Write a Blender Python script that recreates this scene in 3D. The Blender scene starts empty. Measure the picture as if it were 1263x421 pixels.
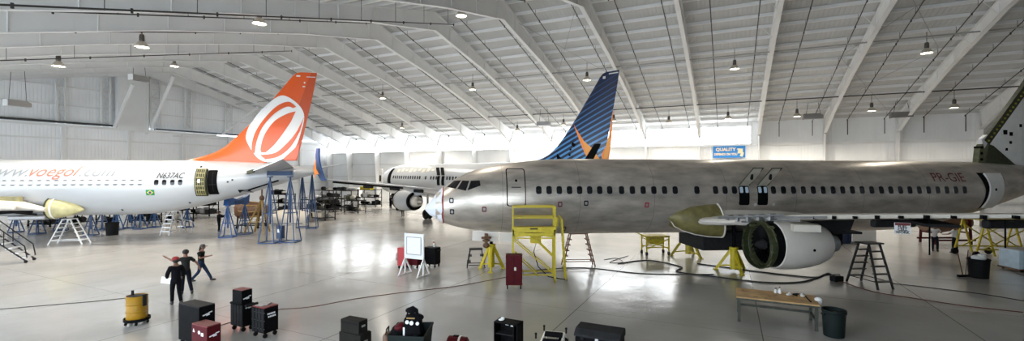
import bpy, bmesh, math, random
from mathutils import Vector, Matrix
from mathutils.geometry import tessellate_polygon
random.seed(7)
C = bpy.context.scene.collection
PI = math.pi
F, CX, CY, H = 561.0, 631.5, 210.5, 5.2          # focal length in px of the 1263x421 frame, centre, eye height
PHI = math.radians(25.5)                          # the hangar is turned by this much against the view
c_, s_ = math.cos(PHI), math.sin(PHI)
def W(a, b, z=0.0):                                # hangar coordinates (along, across, up) -> world
    return Vector((a*c_ + b*s_, -a*s_ + b*c_, z))
def AB(p):
    return p[0]*c_ - p[1]*s_, p[0]*s_ + p[1]*c_
def at_floor(px, py, z=0.0):
    Z = F*(H-z)/(py-CY); return Vector(((px-CX)/F*Z, Z, z))
def at_depth(px, py, Z):
    return Vector(((px-CX)/F*Z, Z, H-(py-CY)*Z/F))
RIDGE_B, RIDGE_Z, SLOPE, BACK_B, GABLE_A, NEAR_B, RIGHT_A = 30.4, 18.2, .266, 58.4, -64.1, -3.5, 39.6
def deck(b): return RIDGE_Z - SLOPE*abs(b-RIDGE_B)
def at_roof(px, py, drop):
    Z = 8.0
    while Z < 120:
        p = at_depth(px, py, Z)
        if p.z >= deck(AB(p)[1]) - drop: return p
        Z += .02
    return p
# ------------------------------------------------------------------ materials
def mat(name, col, rough=.5, metal=0.0, var=0.0, scale=4.0, bump=0.0, bscale=20.0, emit=None, estr=0.0, spec=.5, coat=0.0):
    m = bpy.data.materials.new(name); m.use_nodes = True
    nt = m.node_tree; b = nt.nodes['Principled BSDF']
    b.inputs['Base Color'].default_value = (*col, 1); b.inputs['Roughness'].default_value = rough
    b.inputs['Metallic'].default_value = metal; b.inputs['Specular IOR Level'].default_value = spec
    b.inputs['Coat Weight'].default_value = coat; b.inputs['Coat Roughness'].default_value = .08
    tc = nt.nodes.new('ShaderNodeTexCoord')
    if var > 0:
        n = nt.nodes.new('ShaderNodeTexNoise'); n.inputs['Scale'].default_value = scale; n.inputs['Detail'].default_value = 5
        nt.links.new(tc.outputs['Object'], n.inputs['Vector'])
        r = nt.nodes.new('ShaderNodeValToRGB')
        r.color_ramp.elements[0].position = .3; r.color_ramp.elements[1].position = .7
        r.color_ramp.elements[0].color = (*[max(0, x*(1-var)) for x in col], 1)
        r.color_ramp.elements[1].color = (*[min(1, x*(1+var)) for x in col], 1)
        nt.links.new(n.outputs['Fac'], r.inputs['Fac']); nt.links.new(r.outputs['Color'], b.inputs['Base Color'])
    if bump > 0:
        n2 = nt.nodes.new('ShaderNodeTexNoise'); n2.inputs['Scale'].default_value = bscale
        nt.links.new(tc.outputs['Object'], n2.inputs['Vector'])
        bp = nt.nodes.new('ShaderNodeBump'); bp.inputs['Strength'].default_value = bump; bp.inputs['Distance'].default_value = .05
        nt.links.new(n2.outputs['Fac'], bp.inputs['Height']); nt.links.new(bp.outputs['Normal'], b.inputs['Normal'])
    if emit:
        b.inputs['Emission Color'].default_value = (*emit, 1); b.inputs['Emission Strength'].default_value = estr
    return m
def ribbed(name, col, axis, period, strength, rough=.6, dist=.04):
    """sheet metal with ribs: a bump that runs along one object axis"""
    m = mat(name, col, rough, var=.06, scale=.35)
    nt = m.node_tree; b = nt.nodes['Principled BSDF']
    tc = nt.nodes.new('ShaderNodeTexCoord'); sp = nt.nodes.new('ShaderNodeSeparateXYZ')
    nt.links.new(tc.outputs['Object'], sp.inputs[0])
    mu = nt.nodes.new('ShaderNodeMath'); mu.operation = 'MULTIPLY'; mu.inputs[1].default_value = 1/period
    nt.links.new(sp.outputs[axis], mu.inputs[0])
    fr = nt.nodes.new('ShaderNodeMath'); fr.operation = 'PINGPONG'; fr.inputs[1].default_value = .5
    nt.links.new(mu.outputs[0], fr.inputs[0])
    rm = nt.nodes.new('ShaderNodeMapRange'); rm.inputs[1].default_value = .1; rm.inputs[2].default_value = .2
    nt.links.new(fr.outputs[0], rm.inputs[0])
    bp = nt.nodes.new('ShaderNodeBump'); bp.inputs['Strength'].default_value = strength; bp.inputs['Distance'].default_value = dist
    nt.links.new(rm.outputs[0], bp.inputs['Height']); nt.links.new(bp.outputs['Normal'], b.inputs['Normal'])
    return m
def floor_material():
    m = mat('epoxy_floor', (.5, .5, .5), .12, spec=.55)
    nt = m.node_tree; b = nt.nodes['Principled BSDF']; L = nt.links.new
    tc = nt.nodes.new('ShaderNodeTexCoord')
    n = nt.nodes.new('ShaderNodeTexNoise'); n.inputs['Scale'].default_value = .35; n.inputs['Detail'].default_value = 6
    L(tc.outputs['Object'], n.inputs['Vector'])
    r = nt.nodes.new('ShaderNodeValToRGB'); r.color_ramp.elements[0].position = .3; r.color_ramp.elements[1].position = .7
    r.color_ramp.elements[0].color = (.35, .338, .32, 1); r.color_ramp.elements[1].color = (.44, .427, .405, 1)
    L(n.outputs['Fac'], r.inputs['Fac'])
    # saw-cut joints every 6.1 m, both ways
    sp = nt.nodes.new('ShaderNodeSeparateXYZ'); L(tc.outputs['Object'], sp.inputs[0])
    outs = []
    for ax, off in (('X', -.95), ('Y', 2.0)):
        ad = nt.nodes.new('ShaderNodeMath'); ad.operation = 'ADD'; ad.inputs[1].default_value = off
        L(sp.outputs[ax], ad.inputs[0])
        pp = nt.nodes.new('ShaderNodeMath'); pp.operation = 'PINGPONG'; pp.inputs[1].default_value = 3.05
        L(ad.outputs[0], pp.inputs[0])
        lt = nt.nodes.new('ShaderNodeMath'); lt.operation = 'LESS_THAN'; lt.inputs[1].default_value = .016 if ax == 'X' else .008
        L(pp.outputs[0], lt.inputs[0]); outs.append(lt)
    mx = nt.nodes.new('ShaderNodeMath'); mx.operation = 'MAXIMUM'; L(outs[0].outputs[0], mx.inputs[0]); L(outs[1].outputs[0], mx.inputs[1])
    mul = nt.nodes.new('ShaderNodeMath'); mul.operation = 'MULTIPLY'; mul.inputs[1].default_value = .75; L(mx.outputs[0], mul.inputs[0])
    mix = nt.nodes.new('ShaderNodeMixRGB'); mix.inputs['Color2'].default_value = (.06, .055, .05, 1)
    L(mul.outputs[0], mix.inputs['Fac']); L(r.outputs['Color'], mix.inputs['Color1']); L(mix.outputs['Color'], b.inputs['Base Color'])
    # trowel waves in the coating
    mp = nt.nodes.new('ShaderNodeMapping'); mp.inputs['Scale'].default_value = (1.0, 1.0, 1.0); L(tc.outputs['Object'], mp.inputs['Vector'])
    n2 = nt.nodes.new('ShaderNodeTexNoise'); n2.inputs['Scale'].default_value = .9; n2.inputs['Detail'].default_value = 4
    L(mp.outputs['Vector'], n2.inputs['Vector'])
    bp = nt.nodes.new('ShaderNodeBump'); bp.inputs['Strength'].default_value = .28; bp.inputs['Distance'].default_value = .06
    L(n2.outputs['Fac'], bp.inputs['Height']); L(bp.outputs['Normal'], b.inputs['Normal'])
    n3 = nt.nodes.new('ShaderNodeTexNoise'); n3.inputs['Scale'].default_value = .5; n3.inputs['Detail'].default_value = 3
    L(tc.outputs['Object'], n3.inputs['Vector'])
    mr = nt.nodes.new('ShaderNodeMapRange'); mr.inputs[3].default_value = .09; mr.inputs[4].default_value = .25
    L(n3.outputs['Fac'], mr.inputs[0]); L(mr.outputs[0], b.inputs['Roughness'])
    return m
def bare_metal():
    m = mat('bare_aluminium', (.5, .48, .46), .34, .62)
    nt = m.node_tree; b = nt.nodes['Principled BSDF']; L = nt.links.new
    tc = nt.nodes.new('ShaderNodeTexCoord')
    mp = nt.nodes.new('ShaderNodeMapping'); mp.inputs['Scale'].default_value = (.5, 1.2, 1.6); L(tc.outputs['Object'], mp.inputs['Vector'])
    n = nt.nodes.new('ShaderNodeTexNoise'); n.inputs['Scale'].default_value = 1.3; n.inputs['Detail'].default_value = 4; n.inputs['Roughness'].default_value = .55
    L(mp.outputs['Vector'], n.inputs['Vector'])
    r = nt.nodes.new('ShaderNodeValToRGB'); r.color_ramp.elements[0].position = .12; r.color_ramp.elements[1].position = .9
    r.color_ramp.elements[0].color = (.2, .178, .15, 1); r.color_ramp.elements[1].color = (.9, .82, .725, 1)
    L(n.outputs['Fac'], r.inputs['Fac'])
    # lap joints between the skin panels
    sp = nt.nodes.new('ShaderNodeSeparateXYZ'); L(tc.outputs['Object'], sp.inputs[0])
    pp = nt.nodes.new('ShaderNodeMath'); pp.operation = 'PINGPONG'; pp.inputs[1].default_value = 1.9; L(sp.outputs['X'], pp.inputs[0])
    lt = nt.nodes.new('ShaderNodeMath'); lt.operation = 'LESS_THAN'; lt.inputs[1].default_value = .012; L(pp.outputs[0], lt.inputs[0])
    ml = nt.nodes.new('ShaderNodeMath'); ml.operation = 'MULTIPLY'; ml.inputs[1].default_value = .55; L(lt.outputs[0], ml.inputs[0])
    mix = nt.nodes.new('ShaderNodeMixRGB'); mix.inputs['Color2'].default_value = (.16, .15, .14, 1)
    L(ml.outputs[0], mix.inputs['Fac']); L(r.outputs['Color'], mix.inputs['Color1']); L(mix.outputs['Color'], b.inputs['Base Color'])
    mr = nt.nodes.new('ShaderNodeMapRange'); mr.inputs[3].default_value = .44; mr.inputs[4].default_value = .27
    L(n.outputs['Fac'], mr.inputs[0]); L(mr.outputs[0], b.inputs['Roughness'])
    return m
def striped_tail():
    """dark blue fin with lighter blue slanting stripes that thin out towards the tip"""
    m = mat('striped_blue', (.02, .04, .1), .3, coat=.3)
    nt = m.node_tree; b = nt.nodes['Principled BSDF']; L = nt.links.new
    tc = nt.nodes.new('ShaderNodeTexCoord'); sp = nt.nodes.new('ShaderNodeSeparateXYZ'); L(tc.outputs['Object'], sp.inputs[0])
    a1 = nt.nodes.new('ShaderNodeMath'); a1.operation = 'MULTIPLY'; a1.inputs[1].default_value = -.42; L(sp.outputs['X'], a1.inputs[0])
    a2 = nt.nodes.new('ShaderNodeMath'); a2.operation = 'ADD'; L(a1.outputs[0], a2.inputs[0]); L(sp.outputs['Z'], a2.inputs[1])
    pp = nt.nodes.new('ShaderNodeMath'); pp.operation = 'PINGPONG'; pp.inputs[1].default_value = .21; L(a2.outputs[0], pp.inputs[0])
    mr = nt.nodes.new('ShaderNodeMapRange'); mr.inputs[1].default_value = 5.6; mr.inputs[2].default_value = 12.6
    mr.inputs[3].default_value = .105; mr.inputs[4].default_value = .03; L(sp.outputs['Z'], mr.inputs[0])
    lt = nt.nodes.new('ShaderNodeMath'); lt.operation = 'LESS_THAN'; L(pp.outputs[0], lt.inputs[0]); L(mr.outputs[0], lt.inputs[1])
    r = nt.nodes.new('ShaderNodeMapRange'); r.inputs[1].default_value = 5.6; r.inputs[2].default_value = 12.0; L(sp.outputs['Z'], r.inputs[0])
    cr = nt.nodes.new('ShaderNodeValToRGB'); cr.color_ramp.elements[0].color = (.09, .36, .78, 1); cr.color_ramp.elements[1].color = (.018, .06, .2, 1)
    L(r.outputs[0], cr.inputs['Fac'])
    mix = nt.nodes.new('ShaderNodeMixRGB'); mix.inputs['Color1'].default_value = (.008, .016, .05, 1)
    L(lt.outputs[0], mix.inputs['Fac']); L(cr.outputs['Color'], mix.inputs['Color2']); L(mix.outputs['Color'], b.inputs['Base Color'])
    return m
M = {}
def mk(name, *a, **k): M[name] = mat(name, *a, **k)
mk('frame_white', (.8, .8, .79), .5, var=.04, scale=.6)
mk('white_paint', (.46, .48, .5), .28, coat=.3)
mk('white_plain', (.8, .8, .79), .5)
mk('off_white', (.7, .65, .56), .45, var=.06, scale=2)
mk('white_cowl', (.74, .69, .62), .3, var=.04, scale=1.5, coat=.3)
mk('orange', (.72, .095, .008), .32, coat=.3)
mk('rudder_orange', (.52, .065, .006), .4)
mk('deep_orange', (.95, .3, .06), .4)
mk('amber', (.95, .42, .1), .4)
mk('dark', (.004, .004, .0045), .6, spec=.05)
mk('black_paint', (.005, .005, .0055), .5, var=.25, scale=6, spec=.04)
mk('black_rubber', (.008, .008, .008), .75, spec=.2)
mk('black_cloth', (.005, .005, .006), .95, spec=.1, bump=.3, bscale=40)
mk('dark_grey', (.022, .022, .023), .6, var=.2, scale=5, spec=.08)
mk('box_grey', (.016, .015, .013), .6, spec=.06, var=.15, scale=5)
mk('grey_metal', (.3, .3, .3), .45, .4, var=.15, scale=3)
mk('aluminium', (.62, .62, .63), .35, .8)
mk('galv', (.45, .45, .46), .4, .7)
mk('glass_dark', (.006, .007, .009), .1, spec=.5)
mk('glass_light', (.25, .28, .3), .1)
mk('primer', (.3, .27, .12), .5, var=.25, scale=3)
mk('primer_dark', (.035, .04, .014), .6, var=.4, scale=8)
mk('maroon', (.07, .005, .008), .45, spec=.12, var=.15, scale=4)
mk('maroon_top', (.15, .025, .025), .5, spec=.3, var=.2, scale=6)
mk('red', (.4, .02, .025), .4)
mk('tape_red', (.42, .03, .04), .5)
mk('letter_red', (.16, .03, .035), .6)
mk('letter_grey', (.26, .28, .3), .5)
mk('letter_orange', (.6, .16, .1), .5)
mk('letter_dark', (.03, .03, .04), .5)
mk('yellow', (.55, .43, .012), .45, var=.12, scale=5)
mk('yellow_dirty', (.42, .34, .03), .5, var=.3, scale=6)
mk('drum_yellow', (.3, .155, .003), .4, var=.12, scale=4)
mk('blue_steel', (.004, .04, .13), .4, var=.15, scale=4)
mk('blue_bright', (.01, .07, .24), .4)
mk('navy', (.015, .035, .1), .4)
mk('gold', (.34, .21, .06), .5, var=.2, scale=4)
mk('brown', (.12, .055, .025), .5, var=.4, scale=5)
mk('ladder_brown', (.17, .07, .04), .55, var=.3, scale=5)
mk('wood', (.5, .31, .13), .6, var=.22, scale=3)
mk('bench_green', (.035, .04, .028), .6, var=.5, scale=6)
mk('bin_green', (.008, .014, .013), .6, spec=.2)
mk('flag_green', (.0, .22, .06), .5); mk('flag_yellow', (.85, .6, .02), .5); mk('flag_blue', (.0, .05, .3), .5)
mk('banner_blue', (.02, .22, .6), .6)
mk('banner_cream', (.85, .7, .45), .6)
mk('paper', (.85, .85, .83), .8)
mk('plastic_wrap', (.74, .78, .84), .35, bump=.9, bscale=3.0)
mk('skin', (.26, .125, .085), .6); mk('skin_dark', (.17, .085, .055), .6)
mk('cloth_black', (.005, .005, .007), .9, spec=.1); mk('cloth_grey', (.022, .021, .02), .9, spec=.1); mk('cloth_olive', (.014, .015, .013), .9, spec=.1)
mk('jeans', (.016, .03, .06), .9, spec=.1); mk('jeans_dark', (.008, .01, .017), .9, spec=.1); mk('cap_red', (.26, .02, .02), .85)
mk('cap_grey', (.07, .065, .06), .85); mk('hair', (.018, .012, .01), .8); mk('shoe', (.012, .012, .012), .6); mk('cloth_white', (.55, .56, .58), .9)
mk('lamp_body', (.1, .09, .08), .4, .6); mk('lamp_shade', (.55, .5, .42), .35, .5)
mk('lamp_glow', (1, .96, .88), .4, emit=(1, .93, .8), estr=14.0)
mk('heater', (.3, .29, .28), .4, .7)
mk('cable_black', (.015, .015, .015), .6); mk('cable_red', (.11, .025, .018), .6)
mk('pipe_dark', (.035, .033, .03), .5); mk('pipe_grey', (.35, .35, .34), .5)
mk('crate_blue', (.55, .68, .78), .4, var=.15, scale=2)
mk('label_white', (.75, .75, .75), .5)
M['floor'] = floor_material(); M['silver'] = bare_metal(); M['striped'] = striped_tail()
M['roof'] = ribbed('roof_liner', (.57, .57, .56), 'X', .3, .6)
M['wall_ab'] = ribbed('wall_sheet_back', (.92, .93, .93), 'X', .3, .4)
M['wall_ba'] = ribbed('wall_sheet_gable', (.92, .93, .94), 'Y', .3, .55)
M['strip'] = mat('daylight_panel', (.9, .93, .95), .5, emit=(.93, .97, 1.0), estr=5.0)
# mesh builder
class MB:
    def __init__(s): s.bm = bmesh.new()
    def _add(s, vs, fs):
        v = [s.bm.verts.new(p) for p in vs]
        for f in fs:
            try: s.bm.faces.new([v[i] for i in f])
            except ValueError: pass
        return v
    def box(s, c, d, rz=0, rx=0, ry=0, bev=0, taper=1.0):
        R = Matrix.Rotation(rz, 3, 'Z') @ Matrix.Rotation(ry, 3, 'Y') @ Matrix.Rotation(rx, 3, 'X')
        vs = []
        for z in (-.5, .5):
            k = taper if z > 0 else 1.0
            for x, y in ((-.5, -.5), (.5, -.5), (.5, .5), (-.5, .5)):
                vs.append(R @ Vector((x*d[0]*k, y*d[1]*k, z*d[2])) + Vector(c))
        v = s._add(vs, [(3, 2, 1, 0), (4, 5, 6, 7), (0, 1, 5, 4), (1, 2, 6, 5), (2, 3, 7, 6), (3, 0, 4, 7)])
        if bev:
            es = {e for q in v for e in q.link_edges}
            bmesh.ops.bevel(s.bm, geom=list(es), offset=bev, segments=2, affect='EDGES', profile=.5)
        return s
    @staticmethod
    def basis(d):
        d = d.normalized(); up = Vector((0, 0, 1)) if abs(d.z) < .95 else Vector((1, 0, 0))
        x = up.cross(d).normalized(); return x, d.cross(x).normalized()
    def bar(s, p0, p1, w, h=None):
        p0, p1 = Vector(p0), Vector(p1); h = h or w
        x, y = s.basis(p1-p0); vs = []
        for p in (p0, p1):
            for i, j in ((-1, -1), (1, -1), (1, 1), (-1, 1)): vs.append(p + x*i*w/2 + y*j*h/2)
        s._add(vs, [(3, 2, 1, 0), (4, 5, 6, 7), (0, 1, 5, 4), (1, 2, 6, 5), (2, 3, 7, 6), (3, 0, 4, 7)]); return s
    def tube(s, p0, p1, r, r2=None, n=8):
        p0, p1 = Vector(p0), Vector(p1); r2 = r if r2 is None else r2
        x, y = s.basis(p1-p0); vs = []
        for p, q in ((p0, r), (p1, r2)):
            for i in range(n):
                a = 2*PI*i/n; vs.append(p + x*math.cos(a)*q + y*math.sin(a)*q)
        s._add(vs, [tuple(range(n-1, -1, -1)), tuple(range(n, 2*n))] + [(i, (i+1) % n, n+(i+1) % n, n+i) for i in range(n)]); return s
    def path(s, pts, r, n=6):
        pts = [Vector(p) for p in pts]; rings = []
        for i, p in enumerate(pts):
            d = pts[min(i+1, len(pts)-1)] - pts[max(i-1, 0)]
            x, y = s.basis(d); rings.append([s.bm.verts.new(p + x*math.cos(2*PI*k/n)*r + y*math.sin(2*PI*k/n)*r) for k in range(n)])
        for a, b in zip(rings, rings[1:]):
            for k in range(n): s.bm.faces.new((a[k], a[(k+1) % n], b[(k+1) % n], b[k]))
        s.bm.faces.new(rings[0][::-1]); s.bm.faces.new(rings[-1]); return s
    def lathe(s, prof, n=24, c=(0, 0, 0), axis='z', squash=(1, 1)):
        c = Vector(c); rings = []
        def P(r, z, a):
            u, v = r*math.cos(a)*squash[0], r*math.sin(a)*squash[1]
            return c + (Vector((u, v, z)) if axis == 'z' else Vector((z, u, v)) if axis == 'x' else Vector((u, z, v)))
        for r, z in prof:
            rings.append([s.bm.verts.new(P(max(r, 1e-4), z, 2*PI*k/n)) for k in range(n)])
        for a, b in zip(rings, rings[1:]):
            for k in range(n): s.bm.faces.new((a[k], a[(k+1) % n], b[(k+1) % n], b[k]))
        return s
    def prism(s, pts, lo, hi, plane='xy'):
        def P(u, v, w): return {'xy': (u, v, w), 'xz': (u, w, v), 'yz': (w, u, v)}[plane]
        n = len(pts); vs = [P(u, v, lo) for u, v in pts] + [P(u, v, hi) for u, v in pts]
        s._add(vs, [tuple(range(n-1, -1, -1)), tuple(range(n, 2*n))] + [(i, (i+1) % n, n+(i+1) % n, n+i) for i in range(n)]); return s
    def blob(s, c, d, seg=16, rings=10, rz=0, ry=0):
        g = bmesh.ops.create_uvsphere(s.bm, u_segments=seg, v_segments=rings, radius=.5)['verts']
        R = Matrix.Rotation(rz, 3, 'Z') @ Matrix.Rotation(ry, 3, 'Y')
        for v in g: v.co = R @ Vector((v.co.x*d[0], v.co.y*d[1], v.co.z*d[2])) + Vector(c)
        return s
    def loft(s, rings, cap=True):
        R = [[s.bm.verts.new(p) for p in r] for r in rings]; n = len(R[0])
        for a, b in zip(R, R[1:]):
            for k in range(n): s.bm.faces.new((a[k], a[(k+1) % n], b[(k+1) % n], b[k]))
        if cap: s.bm.faces.new(R[0][::-1]); s.bm.faces.new(R[-1])
        return s
    def poly(s, pts): s._add(pts, [tuple(range(len(pts)))]); return s
    def build(s, name, m, parent=None, smooth=False, loc=None, rz=None, angle=35):
        bmesh.ops.recalc_face_normals(s.bm, faces=s.bm.faces[:])
        me = bpy.data.meshes.new(name); s.bm.to_mesh(me); s.bm.free()
        me.materials.append(M[m] if isinstance(m, str) else m)
        if smooth:
            for p in me.polygons: p.use_smooth = True
            me.set_sharp_from_angle(angle=math.radians(angle))
        o = bpy.data.objects.new(name, me); C.objects.link(o)
        if parent: o.parent = parent
        if loc is not None: o.location = loc
        if rz is not None: o.rotation_euler.z = rz
        return o
def tag(o, label=None, cat=None, group=None, kind=None):
    if label: o['label'] = label
    if cat: o['category'] = cat
    if group: o['group'] = group
    if kind: o['kind'] = kind
    return o
def thing(name, label, cat, loc=(0, 0, 0), rz=0, group=None):
    o = bpy.data.objects.new(name, None); C.objects.link(o); o.location = loc; o.rotation_euler = (0, 0, rz)
    o.empty_display_size = .3
    return tag(o, label, cat, group)
def children(o): return [c for c in C.objects if c.parent == o]
def dup(o, loc=None, rz=None, label=None, parent=None):
    c = o.copy(); C.objects.link(c)
    if parent: c.parent = parent
    if loc is not None: c.location = loc
    if rz is not None: c.rotation_euler.z = rz
    if label: c['label'] = label
    for k in children(o): dup(k, parent=c)
    return c
def text_mesh(body, size, shear=0.0, bold=0.0, width=None, align='LEFT', spacing=1.0):
    cu = bpy.data.curves.new('t', 'FONT'); cu.body = body; cu.size = size; cu.shear = shear; cu.offset = bold
    cu.align_x = align; cu.space_character = spacing; cu.resolution_u = 3
    o = bpy.data.objects.new('t', cu); C.objects.link(o)
    dg = bpy.context.evaluated_depsgraph_get(); dg.update()
    me = bpy.data.meshes.new_from_object(o.evaluated_get(dg))
    bpy.data.objects.remove(o)
    xs = [v.co.x for v in me.vertices]; x0, x1 = min(xs), max(xs)
    k = width/(x1-x0) if width else 1
    for v in me.vertices: v.co.x = (v.co.x-x0)*k if align == 'LEFT' else v.co.x*k
    return me
def flat_text(body, size, m, parent, origin, xdir, ydir, name='lettering', width=None, align='CENTER', bold=0.0, shear=0.0):
    me = text_mesh(body, size, shear, bold, width, align)
    X, Y, O = Vector(xdir), Vector(ydir), Vector(origin)
    for v in me.vertices: v.co = O + X*v.co.x + Y*v.co.y
    me.materials.append(M[m]); o = bpy.data.objects.new(name, me); C.objects.link(o); o.parent = parent
    return o
mk('navy_blue', (.02, .1, .32), .35, coat=.3); mk('spar_green', (.1, .11, .05), .6, var=.3, scale=6); mk('fin_white', (.82, .8, .76), .45, var=.06, scale=2)
mk('fairing_olive', (.17, .145, .05), .5, var=.3, scale=3)
mk('window_grey', (.1, .11, .12), .3); mk('cone_primer', (.5, .46, .24), .45, var=.2, scale=2); mk('ladder_grey', (.05, .05, .05), .5, .3, var=.2, scale=5)
mk('wing_tan', (.5, .46, .39), .45, var=.08, scale=2); mk('hatch_tan', (.42, .38, .31), .5, var=.15, scale=4)
NEAR_DOOR = 4.0; LAMP_W = 1500
# ================================================================== the hangar
def struct(name, mb, m, **k):
    o = mb.build(name, m, **k); o['kind'] = 'structure'; o.rotation_euler.z = -PHI; return o
mb = MB(); mb.box(((GABLE_A+RIGHT_A)/2, (NEAR_B-8+BACK_B)/2, -.15), (RIGHT_A-GABLE_A+6, BACK_B-NEAR_B+14, .3)); struct('floor', mb, 'floor')
# roof: liner sheets and the purlins under them
mb = MB()
nb = deck(NEAR_B)
for b0, b1 in ((NEAR_B-.3, RIDGE_B), (RIDGE_B, BACK_B+.3)):
    z0, z1 = deck(b0), deck(b1); a0, a1 = GABLE_A-.2, RIGHT_A+.2
    mb._add([(a0, b0, z0), (a1, b0, z0), (a1, b1, z1), (a0, b1, z1), (a0, b0, z0+.25), (a1, b0, z0+.25), (a1, b1, z1+.25), (a0, b1, z1+.25)],
            [(0, 1, 2, 3), (7, 6, 5, 4), (0, 4, 5, 1), (1, 5, 6, 2), (2, 6, 7, 3), (3, 7, 4, 0)])
struct('ceiling', mb, 'roof')
mb = MB(); b = NEAR_B+1.0; i = 0
while b < BACK_B-.5:
    if abs(b-RIDGE_B) > .3:
        mb.box(((GABLE_A+RIGHT_A)/2, b, deck(b)-.12), (RIGHT_A-GABLE_A-.2, .05, .22))
        mb.box(((GABLE_A+RIGHT_A)/2, b+.05, deck(b)-.225), (RIGHT_A-GABLE_A-.2, .11, .02))
    b += 1.52
struct('trim_1', mb, 'frame_white')
# rigid portal frames, one every 6.1 m
FRAMES = [3.0+6.1*i for i in range(-10, 6)]
def frame_lines():
    up, dn = [], []
    for b, d in ((-3.2, 1.7), (4, 1.15), (14, .85), (23, 1.0), (28.5, 1.35), (RIDGE_B, 1.45), (32.3, 1.35), (38, .95), (46, .85), (53, 1.15), (57.4, 1.75)):
        z = deck(b)-.24; up.append((b, z)); dn.append((b, z-d))
    return up, dn
UP, DN = frame_lines()
def make_frame(a, name):
    mb = MB()
    for (u0, u1, d0, d1) in zip(UP, UP[1:], DN, DN[1:]):
        mb._add([(a+x, p[0], p[1]) for x in (-.012, .012) for p in (d0, d1, u1, u0)],
                [(3, 2, 1, 0), (4, 5, 6, 7), (0, 1, 5, 4), (1, 2, 6, 5), (2, 3, 7, 6), (3, 0, 4, 7)])
        for p, q in ((d0, d1), (u0, u1)):
            mb.bar((a, p[0], p[1]), (a, q[0], q[1]), .3, .035)
    # web stiffeners and bolted splices
    b = -1.0
    while b < 57:
        zu = deck(b)-.24; zl = None
        for d0, d1 in zip(DN, DN[1:]):
            if d0[0] <= b <= d1[0]: zl = d0[1]+(d1[1]-d0[1])*(b-d0[0])/(d1[0]-d0[0])
        mb.box((a, b, (zu+zl)/2), (.16, .02, zu-zl)); b += 3.05
    # tapered column on the back wall
    zt = DN[-1][1]; out = BACK_B-.12
    mb._add([(a+x, p[0], p[1]) for x in (-.012, .012) for p in ((out-.45, 0), (out, 0), (out, deck(out)-.25), (57.4, deck(57.4)-.25), (57.0, zt))],
            [(4, 3, 2, 1, 0), (5, 6, 7, 8, 9), (0, 1, 6, 5), (1, 2, 7, 6), (2, 3, 8, 7), (3, 4, 9, 8), (4, 0, 5, 9)])
    mb.bar((a, out-.45, 0), (a, 57.0, zt), .32, .035); mb.bar((a, out-.02, 0), (a, out-.02, deck(out)-.3), .32, .035)
    mb.bar((a, 57.0, zt), (a, 57.9, deck(57.9)-.3), .3, .03)
    # flange braces from the bottom flange up to the purlins
    for k in range(6):
        b = 35+k*3.6; zb = deck(b)-.24-.88
        for sgn in (-1, 1): mb.bar((a, b, zb), (a+sgn*.75, b, deck(b)-.22), .03)
    return struct(name, mb, 'frame_white')
n = 2
for a in FRAMES: make_frame(a, 'trim_%d' % n); n += 1
# back wall below the daylight strip, and the closed part on the right
STRIP0, STRIP1, STRIP_A = 8.2, deck(BACK_B)-.5, 2.25
mb = MB()
mb.box(((GABLE_A+RIGHT_A)/2, BACK_B+.1, STRIP0/2), (RIGHT_A-GABLE_A, .2, STRIP0))
mb.box(((STRIP_A+RIGHT_A)/2, BACK_B+.1, (STRIP0+deck(BACK_B)+.2)/2), (RIGHT_A-STRIP_A, .2, deck(BACK_B)+.2-STRIP0))
mb.box(((STRIP_A+GABLE_A)/2, BACK_B+.1, (STRIP1+deck(BACK_B)+.2)/2), (STRIP_A-GABLE_A, .2, deck(BACK_B)+.2-STRIP1))
struct('wall_back', mb, 'wall_ab')
mb = MB()
for z in (2.2, 4.2, 6.2, 8.1): mb.box(((GABLE_A+RIGHT_A)/2, BACK_B-.1, z), (RIGHT_A-GABLE_A, .18, .2))
struct('trim_%d' % n, mb, 'frame_white'); n += 1
mb = MB(); mb.box(((STRIP_A+GABLE_A)/2, BACK_B+.08, (STRIP0+STRIP1)/2), (STRIP_A-GABLE_A, .06, STRIP1-STRIP0)); struct('window_1', mb, 'strip')
mb = MB()
mb.box(((STRIP_A+GABLE_A)/2, BACK_B-.05, STRIP0+.03), (STRIP_A-GABLE_A, .12, .08)); mb.box((STRIP_A, BACK_B-.02, (STRIP0+STRIP1)/2), (.1, .1, STRIP1-STRIP0))
struct('trim_%d' % n, mb, 'frame_white'); n += 1
# gable wall on the left: sliding doors below a header, sheeting above
mb = MB()
def gpoly(b0, b1, zlo, a0, a1):
    ps = [b0] + ([RIDGE_B] if b0 < RIDGE_B < b1 else []) + [b1]
    top = [(b, deck(b)+.1) for b in ps]
    mb.prism([(b0, zlo)] + [(b1, zlo)] + top[::-1], a0, a1, 'yz')
gpoly(NEAR_B, BACK_B, 10.2, GABLE_A-.3, GABLE_A-.15)
mb.box((GABLE_A+.25, (NEAR_B+BACK_B)/2, 5.0), (.12, BACK_B-NEAR_B, 10.0))
struct('wall_left', mb, 'wall_ba')
mb = MB(); mb.box((GABLE_A+.42, 17.5, 10.0), (.3, 43, .3)); mb.box((GABLE_A+.35, 46, 9.6), (.2, 24.6, .22))
for z in (3.2, 6.0, 8.6): mb.box((GABLE_A+.36, (NEAR_B+BACK_B)/2, z), (.1, BACK_B-NEAR_B, .16))
for z in (12.2, 14.2, 16.0):
    hb = (RIDGE_Z-z)/SLOPE-.4; mb.box((GABLE_A-.08, RIDGE_B, z), (.12, min(2*hb, 55), .14))
for b in (11.2, 17.1, 23.0, 28.9, 34.8, 40.7, 46.6, 52.5): mb.box((GABLE_A+.45, b, 5), (.3, .32, 9.9))
struct('trim_%d' % n, mb, 'frame_white'); n += 1
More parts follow.
